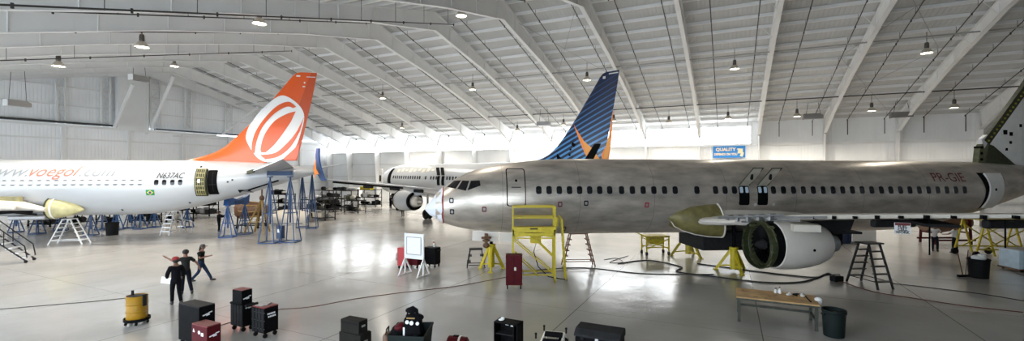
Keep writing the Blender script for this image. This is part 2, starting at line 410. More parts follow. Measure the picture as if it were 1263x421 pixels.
mb = MB(); mb.box((GABLE_A+.1, 12.0, 10.33), (.5, 31, .22)); mb.box((GABLE_A+.1, 38.0, 10.3), (.5, 12.5, .2)); struct('trim_%d' % n, mb, 'pipe_dark'); n += 1
mb = MB()
for b in (17.0, 22.6, 23.3, 26.4, 27.2, 31.2, 32.3, 35.2, 36.0, 40.5, 41.3, 46.0):
    top = deck(b)-.2
    mb.box((GABLE_A+.12, b, (10.2+top)/2), (.22, .16, top-10.2))
for b0, b1 in ((22.6, 23.3), (26.4, 27.2), (31.2, 32.3), (35.2, 36.0), (40.5, 41.3)):
    z = 10.4; k = 0
    while z < deck(b0)-1.4:
        mb.bar((GABLE_A+.12, b0 if k % 2 else b1, z), (GABLE_A+.12, b1 if k % 2 else b0, z+1.2), .07); mb.bar((GABLE_A+.12, b0, z), (GABLE_A+.12, b1, z), .06); z += 1.2; k += 1
struct('trim_%d' % n, mb, 'frame_white'); n += 1
mb = MB(); mb.box((GABLE_A+.35, 29.15, 13.6), (.75, 2.9, 7.4), bev=.03); mb.box((GABLE_A+.4, 30.65, 13.4), (.85, .12, 7.6)); struct('door_1', mb, 'frame_white')
# kicker braces that come down from the first frame onto the header
def ray_a(px, py, a):
    u = (px-CX)/F; Z = a/(u*c_-s_); p = at_depth(px, py, Z); q = AB(p); return (q[0], q[1], p.z)
for (p0, p1) in (((141, 157), (164, 104)), ((187, 158), (214, 94)), ((275, 166), (318, 132))):
    mb = MB(); mb.tube(ray_a(*p0, GABLE_A+.6), ray_a(*p1, FRAMES[0]-.2), .17, n=10); struct('trim_%d' % n, mb, 'frame_white'); n += 1
# a frame of the end bay flush with the gable
make_frame(GABLE_A+.35+1.2, 'trim_%d' % n); n += 1
# right end wall and the near wall, whose big doors stand open on the left
mb = MB(); gpoly(NEAR_B, BACK_B, 0, RIGHT_A, RIGHT_A+.2); struct('wall_right', mb, 'wall_ba')
mb = MB(); mb.box(((NEAR_DOOR+RIGHT_A)/2, NEAR_B-.1, nb/2), (RIGHT_A-NEAR_DOOR, .2, nb)); mb.box(((NEAR_DOOR+GABLE_A)/2, NEAR_B-.1, nb-.35), (NEAR_DOOR-GABLE_A, .2, .9)); struct('wall_near', mb, 'wall_ab')
# sprinkler pipes under the roof, two to a bay, up one slope and down the other
for i in range(-10, 6):
    for fr in (.32, .82):
        a = 3.0+6.1*(i+fr)-.02
        mb = MB()
        for b0, b1 in ((NEAR_B+1, RIDGE_B-.3), (RIDGE_B+.3, BACK_B-1.2)):
            dr_ = 1.5 if b0 < 20 and fr < .5 and i in (-7, -4, -2, 0) else .62
            mb.tube((a, b0, deck(b0)-dr_), (a, b1, deck(b1)-dr_), .035, n=6)
            b = b0+1.5
            while b < b1:
                mb.bar((a, b, deck(b)-dr_-.04), (a, b, deck(b)-.2), .02); mb.tube((a, b+.8, deck(b+.8)-dr_-.1), (a, b+.8, deck(b+.8)-dr_+.07), .045, n=6); b += 3.04
        mb.tube((a, BACK_B-1.2, deck(BACK_B-1.2)-.62), (a, BACK_B-1.2, 8.9 if a > 0 else 9.4), .04, n=6)
        o = struct('roof_pipe', mb, 'pipe_dark')
for b, m in ((50.6, 'pipe_dark'), (41.0, 'pipe_grey')):
    mb = MB(); mb.tube((GABLE_A+1, b, deck(b)-.85), (RIGHT_A-.5, b, deck(b)-.85), .055, n=6); struct('roof_pipe', mb, m)
for a in (-16.0, 8.0, 26.5):       # rods that cross the bays
    mb = MB()
    for b0, b1 in ((32, 44), (44, 56)):
        mb.tube((a, b0, deck(b0)-.3), (a+6, b1, deck(b1)-.3), .018, n=5); mb.tube((a+6, b0, deck(b0)-.3), (a, b1, deck(b1)-.3), .018, n=5)
    struct('brace_rod', mb, 'pipe_grey')
# ================================================================== airliners (x = aft from the nose tip, -y = port, z up)
PROF = [(0, -.56, -.62, .03), (.12, -.3, -.86, .3), (.3, -.08, -1.03, .52), (.55, .18, -1.2, .76), (.85, .43, -1.36, .98), (1.4, .87, -1.54, 1.25), (2.13, 1.25, -1.7, 1.48), (2.7, 1.43, -1.77, 1.6),
        (3.3, 1.58, -1.83, 1.69), (4.8, 1.8, -1.92, 1.82), (6, 1.92, -1.96, 1.865), (7.5, 1.98, -1.98, 1.88), (25, 1.98, -1.98, 1.88), (27, 1.98, -1.86, 1.865), (29, 1.97, -1.5, 1.79),
        (31, 1.94, -1.0, 1.63), (33, 1.87, -.42, 1.36), (35, 1.72, .2, .97), (36.5, 1.55, .66, .62), (37.6, 1.35, .98, .32), (38, 1.2, 1.1, .06)]
def pchip(k, s):
    P = PROF
    if s <= P[0][0]: return P[0][k]
    if s >= P[-1][0]: return P[-1][k]
    i = max(j for j in range(len(P)-1) if P[j][0] <= s)
    def slope(j):
        if j <= 0: return (P[1][k]-P[0][k])/(P[1][0]-P[0][0])
        if j >= len(P)-1: return (P[-1][k]-P[-2][k])/(P[-1][0]-P[-2][0])
        a = (P[j][k]-P[j-1][k])/(P[j][0]-P[j-1][0]); b = (P[j+1][k]-P[j][k])/(P[j+1][0]-P[j][0])
        return 0 if a*b <= 0 else 2*a*b/(a+b)
    h = P[i+1][0]-P[i][0]; t = (s-P[i][0])/h
    return ((2*t**3-3*t*t+1)*P[i][k] + (t**3-2*t*t+t)*h*slope(i) + (-2*t**3+3*t*t)*P[i+1][k] + (t**3-t*t)*h*slope(i+1))
def section(s):
    top, bot, w = pchip(1, s), pchip(2, s), pchip(3, s); return (top+bot)/2, (top-bot)/2, w
def skin(s, z, eps=0.0):
    """point of the port side at station s and height z (both from the nose axis), eps outside the skin"""
    m, h, w = section(s); q = max(-.999, min(.999, (z-m)/h)); y = w*math.sqrt(1-q*q)
    ny, nz = y/(w*w), (z-m)/(h*h); l = math.hypot(ny, nz) or 1
    return Vector((s, -(y+eps*ny/l), z+eps*nz/l))
def skin_patch(mb, fn, nu, nv, eps, thick=0.0):
    """grid patch over the skin; fn(u, v) gives (s, z)"""
    g = [[mb.bm.verts.new(skin(*fn(i/nu, j/nv), eps)) for j in range(nv+1)] for i in range(nu+1)]
    for i in range(nu):
        for j in range(nv): mb.bm.faces.new((g[i][j], g[i+1][j], g[i+1][j+1], g[i][j+1]))
    if thick:
        q = [[mb.bm.verts.new(skin(*fn(i/nu, j/nv), eps-thick)) for j in range(nv+1)] for i in range(nu+1)]
        rim = [(i, 0) for i in range(nu)] + [(nu, j) for j in range(nv)] + [(i, nv) for i in range(nu, 0, -1)] + [(0, j) for j in range(nv, 0, -1)]
        for (a, b), (c, d) in zip(rim, rim[1:]+rim[:1]): mb.bm.faces.new((g[a][b], g[c][d], q[c][d], q[a][b]))
def rrect(s0, s1, z0, z1, r, n=4):
    out = []
    for cx, cz, a0 in ((s1-r, z1-r, 0), (s0+r, z1-r, 90), (s0+r, z0+r, 180), (s1-r, z0+r, 270)):
        for k in range(n+1):
            a = math.radians(a0+90*k/n); out.append((cx+r*math.cos(a), cz+r*math.sin(a)))
    return out
def flat_fill(pts):
    bm = bmesh.new(); v = [bm.verts.new((p[0], p[1], 0)) for p in pts]
    for t in tessellate_polygon([[Vector((p[0], p[1], 0)) for p in pts]]):
        try: bm.faces.new([v[i] for i in t])
        except ValueError: pass
    return bm
def skin_poly(mb, pts, eps, thick=.0, cuts=.25):
    bm = flat_fill(pts)
    z0, z1 = min(p[1] for p in pts), max(p[1] for p in pts); z = z0+cuts
    while z < z1-.01:
        bmesh.ops.bisect_plane(bm, geom=bm.verts[:]+bm.edges[:]+bm.faces[:], plane_co=(0, z, 0), plane_no=(0, 1, 0)); z += cuts
    bm.verts.index_update(); vs = [mb.bm.verts.new(skin(v.co.x, v.co.y, eps)) for v in bm.verts]
    for f in bm.faces: mb.bm.faces.new([vs[v.index] for v in f.verts])
    bm.free()
    if thick:
        n = len(pts)
        for i in range(n):
            p, q = pts[i], pts[(i+1) % n]
            mb._add([skin(*p, eps), skin(*q, eps), skin(*q, eps-thick), skin(*p, eps-thick)], [(0, 1, 2, 3)])
def skin_text(body, m, root, zc, s0, z0, width, size, name, shear=0.0, bold=0.0, label=None):
    me = text_mesh(body, size, shear, bold, width)
    bm = bmesh.new(); bm.from_mesh(me)
    for z in (.12, .24, .36, .48, .6): bmesh.ops.bisect_plane(bm, geom=bm.verts[:]+bm.edges[:]+bm.faces[:], plane_co=(0, z, 0), plane_no=(0, 1, 0))
    for v in bm.verts:
        p = skin(s0+v.co.x, z0+v.co.y, .02); v.co = p + Vector((0, 0, zc))
    bm.to_mesh(me); bm.free(); me.materials.append(M[m]); me.name = name
    o = bpy.data.objects.new(name, me); C.objects.link(o); o.parent = root
    return tag(o, label)
def up(mb, zc):
    for v in mb.bm.verts: v.co.z += zc
    return mb
def fuselage(root, zc, m, s0=0.0, seg=56):
    ss = [0, .03, .07, .12, .2, .32, .45, .6, .8, 1, 1.3, 1.6, 1.9, 2.15, 2.4, 2.7, 3, 3.3, 3.7, 4.2, 4.8, 5.5, 6.2, 7] + [7+.9*i for i in range(1, 20)] + [25, 26, 27, 28, 29, 30, 31, 32, 33, 34, 35, 35.8, 36.5, 37.1, 37.6, 37.85, 38]
    ss = [s0] + [s for s in ss if s > s0+.02]
    mb = MB(); rings = []
    for s in ss:
        mm, h, w = section(s); rings.append([(s, w*math.cos(2*PI*k/seg), mm+h*math.sin(2*PI*k/seg)+zc) for k in range(seg)])
    mb.loft(rings); return mb.build('fuselage', m, root, smooth=True)
FIN = [(1.3, 28.0, 36.0), (1.98, 28.4, 36.18), (2.3, 29.6, 36.25), (2.6, 30.4, 36.32), (3.0, 31.05, 36.42), (3.71, 31.8, 36.6), (4.86, 32.91, 36.85), (6.21, 34.06, 37.15), (7.4, 35.0, 37.4), (8.5, 35.85, 37.6), (8.72, 36.1, 37.63), (8.8, 36.35, 37.63)]
def fin_at(tbl, z):
    for (z0, a0, b0), (z1, a1, b1) in zip(tbl, tbl[1:]):
        if z0 <= z <= z1:
            t = (z-z0)/(z1-z0); return a0+(a1-a0)*t, b0+(b1-b0)*t
    return tbl[-1][1:] if z > tbl[-1][0] else tbl[0][1:]
def fin_half(tbl, s, z):
    le, te = fin_at(tbl, z); c = te-le; x = max(0, min(1, (s-le)/c)); T = min(.1*c, .42)
    return T*max(0.0, 1.48*math.sqrt(x) - .63*x - 1.76*x*x + 1.42*x**3 - .51*x**4)*1.0
def fin_mesh(tbl, zc, x0=0.0, x1=1.0, zs=None):
    mb = MB(); rings = []; N = 12
    for z in (zs or [t[0] for t in tbl]):
        le, te = fin_at(tbl, z); c = te-le; xs = [x0+(x1-x0)*(k/N)**1.5 for k in range(N+1)]
        port = [(le+c*x, -fin_half(tbl, le+c*x, z), z+zc) for x in xs]; star = [(p[0], -p[1], p[2]) for p in port]
        rings.append(port + star[::-1][0 if x1 < 1 else 1:][:-1 if x0 == 0 else None])
    mb.loft(rings); return mb
def fin_poly(tbl, pts, zc, eps, mb, smooth=True):
    """flat design in (s, z) laid onto the port face of the fin"""
    if smooth:
        n = len(pts); out = []
        for i in range(n):
            p0, p1, p2, p3 = pts[i-1], pts[i], pts[(i+1) % n], pts[(i+2) % n]
            for k in range(4):
                t = k/4; out.append(tuple(.5*(2*p1[j]+(p2[j]-p0[j])*t+(2*p0[j]-5*p1[j]+4*p2[j]-p3[j])*t*t+(3*p1[j]-p0[j]-3*p2[j]+p3[j])*t**3) for j in (0, 1)))
        pts = out
    bm = flat_fill(pts)
    for ax in (0, 1):
        lo, hi = min(p[ax] for p in pts), max(p[ax] for p in pts); q = lo+.12
        while q < hi:
            co = [0, 0, 0]; co[ax] = q; no = [0, 0, 0]; no[ax] = 1
            bmesh.ops.bisect_plane(bm, geom=bm.verts[:]+bm.edges[:]+bm.faces[:], plane_co=co, plane_no=no); q += .12
    bm.verts.index_update(); vs = [mb.bm.verts.new((v.co.x, -fin_half(tbl, v.co.x, v.co.y)-eps, v.co.y+zc)) for v in bm.verts]
    for f in bm.faces: mb.bm.faces.new([vs[v.index] for v in f.verts])
    bm.free()
def airfoil(le, chord, y, z, th, x0=0.0, x1=1.0, inc=0.0, n=9):
    up_, lo = [], []
    for k in range(n+1):
        x = x0+(x1-x0)*(k/n)**1.4; t = th*(1.48*math.sqrt(x)-.63*x-1.76*x*x+1.42*x**3-.51*x**4)
        dz = inc*x; up_.append((le+chord*x, y, z+t*1.15+dz)); lo.append((le+chord*x, y, z-t*.85+dz))
    return up_ + lo[::-1][:-1 if x0 == 0 else None]
WING = [(1.2, 12.6, 8.1, -1.24, .5), (3.2, 13.75, 6.5, -.96, .42), (5.8, 15.2, 4.8, -.6, .3), (9, 16.95, 3.8, -.25, .22), (13, 19.1, 2.75, .14, .15), (17.0, 21.3, 1.65, .5, .09)]
def wing(root, zc, m, side, x0=0.0, x1=1.0, span=17.0, secs=None):
    mb = MB(); rings = []
    for t, le, ch, z, th in (secs or WING):
        rings.append(airfoil(le, ch, side*t*span/17.0, z+zc, th, x0, x1))
    mb.loft(rings); return mb.build('wing', m, root, smooth=True, angle=40)
def stab(root, zc, m, side, le0=32.9, le1=36.2, inc0=.2, inc1=.45, z0=.95, dz=.45):
    mb = MB(); rings = []
    for k in range(5):
        u = k/4; t = .55+6.6*u; le = le0+(le1-le0)*u; ch = 3.5+(1.75-3.5)*u
        rings.append(airfoil(le, ch, side*t, z0+dz*u+zc, .17-.1*u, inc=inc0+(inc1-inc0)*u))
    mb.loft(rings); return mb.build('tailplane', m, root, smooth=True, angle=40)
def cockpit(root, zc):
    # four panes on the port side: the front pane turns round the nose
    for pts in ([(1.06, .5), (1.4, .8), (1.76, .84), (1.5, .44)], [(1.58, .43), (1.83, .83), (2.16, .82), (2.0, .34)], [(2.08, .36), (2.25, .82), (2.68, .84), (2.72, .6)]):
        mb = MB(); a, b, c, d = pts
        skin_patch(mb, lambda u, v: ((a[0]*(1-u)+d[0]*u)*(1-v)+(b[0]*(1-u)+c[0]*u)*v, (a[1]*(1-u)+d[1]*u)*(1-v)+(b[1]*(1-u)+c[1]*u)*v), 6, 6, .012, .02)
        up(mb, zc).build('cockpit_window', 'glass_dark', root, smooth=True)
def cabin_windows(root, zc, stations, m='glass_dark', shade=None, shade_at=lambda s: True, rim=None):
    proto = None
    for s in stations:
        if s < 26 and proto and s > 7:
            o = dup(proto, (s-proto_s, 0, 0)); kids = False
        else:
            mb = MB(); skin_poly(mb, rrect(s-.135, s+.135, .2, .58, .1), .012, .03, .1); o = up(mb, zc).build('cabin_window', m, root)
            if rim:
                mb = MB()
                for a, b in zip(rrect(s-.15, s+.15, .185, .595, .11), rrect(s-.15, s+.15, .185, .595, .11)[1:]): mb.tube(skin(*a, .006), skin(*b, .006), .012, n=5)
                up(mb, zc).build('window_rim', rim, o)
            if s > 7 and s < 26: proto, proto_s = o, s
        if shade and shade_at(s):
            mb = MB(); skin_poly(mb, rrect(s-.15, s+.15, .3, .5, .03), .018, .01, .1); k = up(mb, zc).build('window_shade', shade, o)
            if o.location.x: k.location.x = -o.location.x
def nacelle(root, zc, side, s0, length, prof_outer, m, t=4.83, z=-1.9, n=36):
    pass
def jack_up(root, pitch): root.rotation_euler.y = pitch

# ---------------------------------------------------------------- bare metal airliner in the middle
ZS = 3.87
silver = thing('airliner', 'bare unpainted silver airliner on jacks with its nose wrapped in white plastic', 'airplane', (-4.41, 23.46, 0), math.atan2(.0995, .995))
silver.rotation_euler.y = math.radians(.22)
fuselage(silver, ZS, 'silver', s0=.5)
cockpit(silver, ZS)
mb = MB(); rings = []
for s, k in ((-.12, .06), (.0, .3), (.2, .62), (.5, .98), (.75, 1.03), (.84, 1.035)):
    mm, h, w = section(max(s, .45)); q = section(.5)
    rings.append([(s, k*w*math.cos(2*PI*i/28)*(1+.05*math.sin(i*2.3)), (mm if s > .4 else -.62)+k*h*math.sin(2*PI*i/28)*(1+.05*math.cos(i*1.7))+ZS) for i in range(28)])
mb.loft(rings); tag(mb.build('nose_wrap', 'plastic_wrap', silver, smooth=True), 'white plastic sheet wrapped over the nose')
mb = MB(); mm, h, w = section(.86)
mb.path([(.86+.02*math.sin(k), 1.012*w*math.cos(2*PI*k/40), mm+1.012*h*math.sin(2*PI*k/40)+ZS) for k in range(41)], .035, 6); tag(mb.build('tape', 'tape_red', silver), 'red tape around the nose')
SW = [5.55+.506*i for i in range(8)] + [9.7+.555*i for i in range(6)] + [13.62, 14.61, 15.12, 15.62] + [17.74+.552*i for i in range(21)]
cabin_windows(silver, ZS, SW, 'glass_dark', rim='galv')
# forward door
mb = MB(); skin_poly(mb, rrect(3.98, 4.92, -.4, 1.45, .12), .006, 0, .15); d = up(mb, ZS).build('door_seal', 'dark', silver)
mb = MB(); skin_poly(mb, rrect(4.03, 4.87, -.35, 1.4, .1), .02, .03, .15); d = up(mb, ZS).build('entry_door', 'silver', silver)
mb = MB(); skin_poly(mb, rrect(4.4, 4.52, .78, .9, .05), .026, .01, .1); up(mb, ZS).build('peephole', 'dark', d)
mb = MB(); skin_poly(mb, rrect(4.22, 4.68, .5, .54, .015), .03, .01, .1); up(mb, ZS).build('door_handle', 'dark_grey', d)
# over-wing exits with the hatches swung up
for s in (16.14, 17.14):
    mb = MB(); skin_poly(mb, rrect(s-.28, s+.28, -.38, .6, .09), .012, .02, .12); o = up(mb, ZS).build('exit_shade_patch', 'dark', silver)  # dark patch on the closed skin, painted for the shade inside the exit
    for ds in (-.17, .13):
        mb = MB(); skin_poly(mb, rrect(s+ds-.06, s+ds+.11, .25, .55, .05), .02, .01, .1); up(mb, ZS).build('far_window', 'crate_blue', o)
    mb = MB(); N = 6; hinge = skin(s, .62, .04); g = []
    for k in range(N+1):                              # a curved panel leaning up and outwards
        u = k/N; y = hinge.y-.42*u-.06*math.sin(PI*u); z = hinge.z+.88*u; g.append((y, z))
    for lo, th in ((0, .07),):
        for x0, x1, off in ((s-.25, s+.27, 0),):
            va = []
            for y, z in g:
                u = (z-hinge.z)/.88; va += [mb.bm.verts.new((xx+.5*u, y+dy, z+ZS)) for xx in (x0, x1) for dy in (0, th)]
            for k in range(N):
                i = 4*k
                for q in ((0, 1, 5, 4), (1, 3, 7, 5), (3, 2, 6, 7), (2, 0, 4, 6)): mb.bm.faces.new([va[i+j] for j in q])
            mb.bm.faces.new([va[j] for j in (0, 2, 3, 1)]); mb.bm.faces.new([va[4*N+j] for j in (0, 1, 3, 2)])
    hp = mb.build('exit_hatch', 'hatch_tan', silver, smooth=True)
    mb = MB(); mb.prism(rrect(s+.02+.16, s+.3, hinge.z+.28+ZS, hinge.z+.6+ZS, .08), hinge.y-.33, hinge.y-.25, 'xz'); mb.build('hatch_window', 'dark_grey', hp)
    mb = MB(); mb.bar((s-.26, hinge.y-.01, hinge.z+ZS), (s+.24, hinge.y-.43, hinge.z+.88+ZS), .05); mb.bar((s+.28, hinge.y-.01, hinge.z+ZS), (s+.76, hinge.y-.43, hinge.z+.88+ZS), .05)
    mb.bar((s+.24, hinge.y-.44, hinge.z+.88+ZS), (s+.77, hinge.y-.44, hinge.z+.88+ZS), .05); mb.build('hatch_seal', 'primer_dark', hp)
for s in (16.75, 17.75): mb = MB(); skin_poly(mb, rrect(s-.07, s+.07, -.42, -.28, .06), .012, .01, .1); up(mb, ZS).build('access_port', 'label_white', silver)
# aft door standing slightly proud of its frame
mb = MB(); skin_poly(mb, [(29.95, 1.32), (30.6, 1.3), (30.4, .4), (30.32, -.62), (30.18, -.72), (30.16, .4)], .012, 0, .15); skin_poly(mb, [(31.42, 1.3), (31.6, 1.3), (31.5, .35), (31.58, -.55), (31.42, -.62), (31.36, .35)], .012, 0, .15); up(mb, ZS).build('door_gap', 'dark', silver)
mb = MB(); skin_patch(mb, lambda u, v: (30.35+1.1*u+(.14-.28*u)*math.sin(PI*v)*.55, -.58+1.84*v), 6, 10, .09, .08); d = up(mb, ZS).build('aft_door', 'fin_white', silver, smooth=True)
mb = MB(); skin_poly(mb, rrect(30.7, 30.82, .34, .48, .05), .1, .02, .1); up(mb, ZS).build('peephole', 'dark', d)
skin_text('PR-GIE', 'letter_red', silver, ZS, 27.05, .84, 1.95, .66, 'registration', label='dark red registration PR-GIE')
# small ports along the belly side
for s, z, m in ((6.6, -.3, 'letter_red'), (6.95, -1.6, 'letter_red'), (11.0, -.35, 'tape_red'), (2.9, -.55, 'letter_red'), (1.3, -.15, 'dark_grey'), (1.33, -.7, 'dark_grey'), (7.9, -.25, 'dark_grey')):
    mb = MB(); skin_poly(mb, rrect(s-.11, s+.11, z-.13, z+.13, .05), .012, .02, .1); o = up(mb, ZS).build('service_port', m, silver)
    mb = MB(); skin_poly(mb, rrect(s-.06, s+.06, z-.07, z+.07, .03), .018, .02, .1); up(mb, ZS).build('port_lid', 'galv', o)
# wing to body fairing: stripped primer scoop and white strakes
mb = MB(); rings = []
for s, r in ((12.15, .06), (12.3, .32), (12.7, .55), (13.3, .74), (14.0, .86), (14.7, .9)):
    rings.append([(s+.35*(1-math.sin(a))*.4, -(1.52+r*.62*math.cos(a)+.22*min(1, (s-12.15)/1.2)), -1.15+r*math.sin(a)*.95+ZS) for a in [-PI/2+PI*k/12 for k in range(13)]] + [(s, -1.2, -1.15+r*q+ZS) for q in (.8, -.8)])
fr_ = [Vector(p) for p in rings[-1][:13]]
mb.loft(rings); wf_ = tag(mb.build('wing_fairing', 'fairing_olive', silver, smooth=True, angle=60), 'unpainted green primer nose of the wing fairing')
mb = MB(); mb.path(fr_, .05, 6); mb.path([Vector(r[12]) for r in rings], .045, 6); mb.path([Vector(r[0]) for r in rings], .045, 6); mb.build('fairing_rim', 'white_cowl', wf_)
mb = MB(); rings = []
for s, r in ((14.0, .5), (15.5, .56), (17.5, .52), (19.3, .3), (20.2, .06)):
    rings.append([(s, -(1.62+r*.75*math.cos(a)), -.98+r*.7*math.sin(a)+ZS) for a in [-PI/2+PI*k/10 for k in range(11)]] + [(s, -1.3, -.98+r*q*.7+ZS) for q in (.8, -.8)])
mb.loft(rings); mb.build('upper_fairing', 'white_cowl', silver, smooth=True, angle=60)
mb = MB()
mb.loft([airfoil(13.35, 1.9, -1.9, -1.2+ZS, .42), airfoil(13.95, 1.7, -3.1, -1.1+ZS, .36), airfoil(14.35, 1.5, -3.9, -1.02+ZS, .3)]); tag(mb.build('inner_leading_edge', 'white_cowl', silver, smooth=True), 'white leading edge beside the fuselage')
mb = MB(); mb.box((15.7, 0, -2.3+ZS), (3.0, 2.7, .95), bev=.06); mb.build('belly_fairing', 'dark_grey', silver)
# wings without their slats: a plain front spar with track holes
SEC = [(t, le+.55, ch-.55, z, th) for t, le, ch, z, th in WING]
wp = wing(silver, ZS, 'wing_tan', -1, x0=.06, x1=.74, secs=SEC); wing(silver, ZS, 'off_white', 1, x0=.06, x1=.74, secs=SEC)
def wing_le(t):
    for a, b in zip(WING, WING[1:]):
        if a[0] <= t <= b[0]:
            u = (t-a[0])/(b[0]-a[0]); return [p+(q-p)*u for p, q in zip(a, b)]
for k in range(13):
    t = 6.4+k*.62; _, le, ch, z, th = wing_le(t); x = le+.55+(ch-.55)*.06
    mb = MB(); mb.box((x-.03, -t, z+ZS-.02), (.12, .13+.05*(k % 3), .1+.03*(k % 2)), rz=-math.atan(.54)); mb.build('slat_track', 'dark', wp)
mb = MB()
for k in range(5):                                     # brackets and hydraulic lines of the bare front spar
    t = 3.4+k*.42; _, le, ch, z, th = wing_le(t)
    mb.tube((le+.2, -t, z+ZS+.1), (le+.75, -t-.5, z+ZS+.18), .05, n=6); mb.box((le+.55, -t, z+ZS+.05), (.4, .12, .3), rz=.4)
mb.path([(14.1, -3.0, ZS-.88), (14.6, -3.8, ZS-.8), (15.2, -4.6, ZS-.72), (15.8, -5.6, ZS-.62), (16.5, -6.8, ZS-.5)], .06); mb.path([(14.3, -3.2, ZS-1.02), (14.8, -4.0, ZS-.98), (15.4, -5.0, ZS-.8), (16.0, -6.0, ZS-.72)], .045)
mb.build('hydraulic_lines', 'grey_metal', wp)
for t in (4.4, 7.2, 10.2):                             # flap tracks that hang below the trailing edge
    _, le, ch, z, th = wing_le(t); mb = MB(); mb.box((le+ch*.7, -t, z+ZS-.26), (ch*.42, .26, .3), bev=.07); mb.build('flap_track', 'dark_grey', wp)
mb = MB(); mb.box((19.4, -3.4, ZS-1.4), (1.2, 3.2, .1), rz=-.2); mb.build('flap_panel', 'dark_grey', wp)
mb = MB(); mb.box((19.2, -8.0, ZS-.5), (1.0, 4.0, .1), rz=-.5); mb.build('flap_panel', 'dark_grey', wp)
mb = MB(); mb.box((16.1, -6.15, ZS-1.0), (1.0, .5, .3), rz=-.4, bev=.03); mb.build('spar_panel', 'off_white', wp)
for t in (9.4, 11.0):
    _, le, ch, z, th = wing_le(t); mb = MB(); mb.tube((le+1.0, -t, z+ZS-.1), (le+1.0, -t, z+ZS-(1.35 if t < 10 else 1.0)), .025, n=6); mb.build('drain_hose', 'dark', wp)
# port engine without its inlet
EX, EY, EZ = 14.75, -4.83, 1.98
eng = MB(); eng.lathe([(1.0, .0), (1.03, .05), (1.03, .35), (.98, .4), (.96, .36), (.86, .3), (.82, .5), (.8, .5)], 40, (EX, EY, EZ), 'x'); e = eng.build('fan_case', 'primer_dark', silver, smooth=True)
tag(e, 'dark fan case left open where the inlet is missing')
mb = MB(); mb.lathe([(.98, .36), (.98, .75), (.99, .76)], 40, (EX, EY, EZ), 'x'); mb.build('case_wall', 'black_paint', e, smooth=True)
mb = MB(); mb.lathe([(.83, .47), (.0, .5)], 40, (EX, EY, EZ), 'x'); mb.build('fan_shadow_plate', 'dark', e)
mb = MB()
for k in range(24):
    a = 2*PI*k/24; ca, sa = math.cos(a), math.sin(a)
    def bp(r, dx, da): return (EX+.42+dx, EY+r*math.cos(a+da), EZ+r*math.sin(a+da))
    mb._add([bp(.24, -.06, -.06), bp(.24, .04, .1), bp(.8, .03, .09), bp(.8, -.1, -.1)], [(0, 1, 2, 3)])
mb.build('fan_blades', 'black_paint', e)
mb = MB(); mb.lathe([(.0, -.02), (.08, .04), (.17, .2), (.24, .42)], 24, (EX, EY, EZ), 'x'); mb.build('spinner', 'dark_grey', e, smooth=True)
mb = MB()
for k in range(9):                                     # thin harness lines that follow the rim, with small clamps
    a = 2*PI*k/9+.2; r = 1.035; x = EX+.08+.07*(k % 4)
    mb.path([(x, EY+r*math.cos(a+d), EZ+r*math.sin(a+d)) for d in (0, .15, .3, .45, .6)], .018, 5); mb.box((x, EY+r*math.cos(a+.3), EZ+r*math.sin(a+.3)), (.1, .07, .07), rx=a+.3)
for a in (.9, 1.5, 2.2): mb.box((EX+.3, EY+1.0*math.cos(a), EZ+1.0*math.sin(a)), (.3, .12, .12), rx=a)
mb.build('engine_pipes', 'spar_green', e)
mb = MB(); mb.lathe([(1.0, .72), (1.06, .74), (1.1, 1.1), (1.1, 1.7), (1.04, 2.3), (.93, 2.8), (.78, 3.15), (.74, 3.15), (.8, 2.8), (.9, 2.3)], 44, (EX, EY, EZ), 'x'); cw = mb.build('engine_cowl', 'white_cowl', silver, smooth=True)
mb = MB(); mb.tube((EX+1.95, EY-1.06, EZ-.1), (EX+1.95, EY-1.09, EZ-.1), .06, n=12); mb.build('vent_hole', 'dark', cw)
mb = MB(); mb.lathe([(.52, 2.3), (.5, 3.2), (.36, 3.8), (.34, 3.8)], 28, (EX, EY, EZ), 'x'); mb.build('exhaust_nozzle', 'grey_metal', silver, smooth=True)
mb = MB(); mb.prism([(EX+.5, EZ+.95), (EX+.9, EZ+1.2), (EX+2.6, EZ+1.25), (EX+4.6, EZ+1.1), (EX+4.4, EZ+.6), (EX+2.6, EZ+.5)], EY-.2, EY+.2, 'xz'); mb.build('pylon', 'dark_grey', silver)
# warning sign hung on the front edge of the wing
sg = thing('warning_sign', 'white FUEL CELL WORK sign with dark red header hanging off silver wing', 'sign')
sg.location = at_depth(1113, 282, 14.55); sg.rotation_euler.z = -.35
mb = MB(); mb.box((0, 0, 0), (.42, .02, .36)); mb.build('board', 'label_white', sg)
mb = MB(); mb.box((0, -.012, .135), (.4, .01, .08)); mb.build('header', 'letter_red', sg)
for k, wd in enumerate(('FUEL', 'CELL', 'WORK')): flat_text(wd, .115, 'dark', sg, (0, -.014, .02-.09*k), (1, 0, 0), (0, 0, 1), bold=.004)
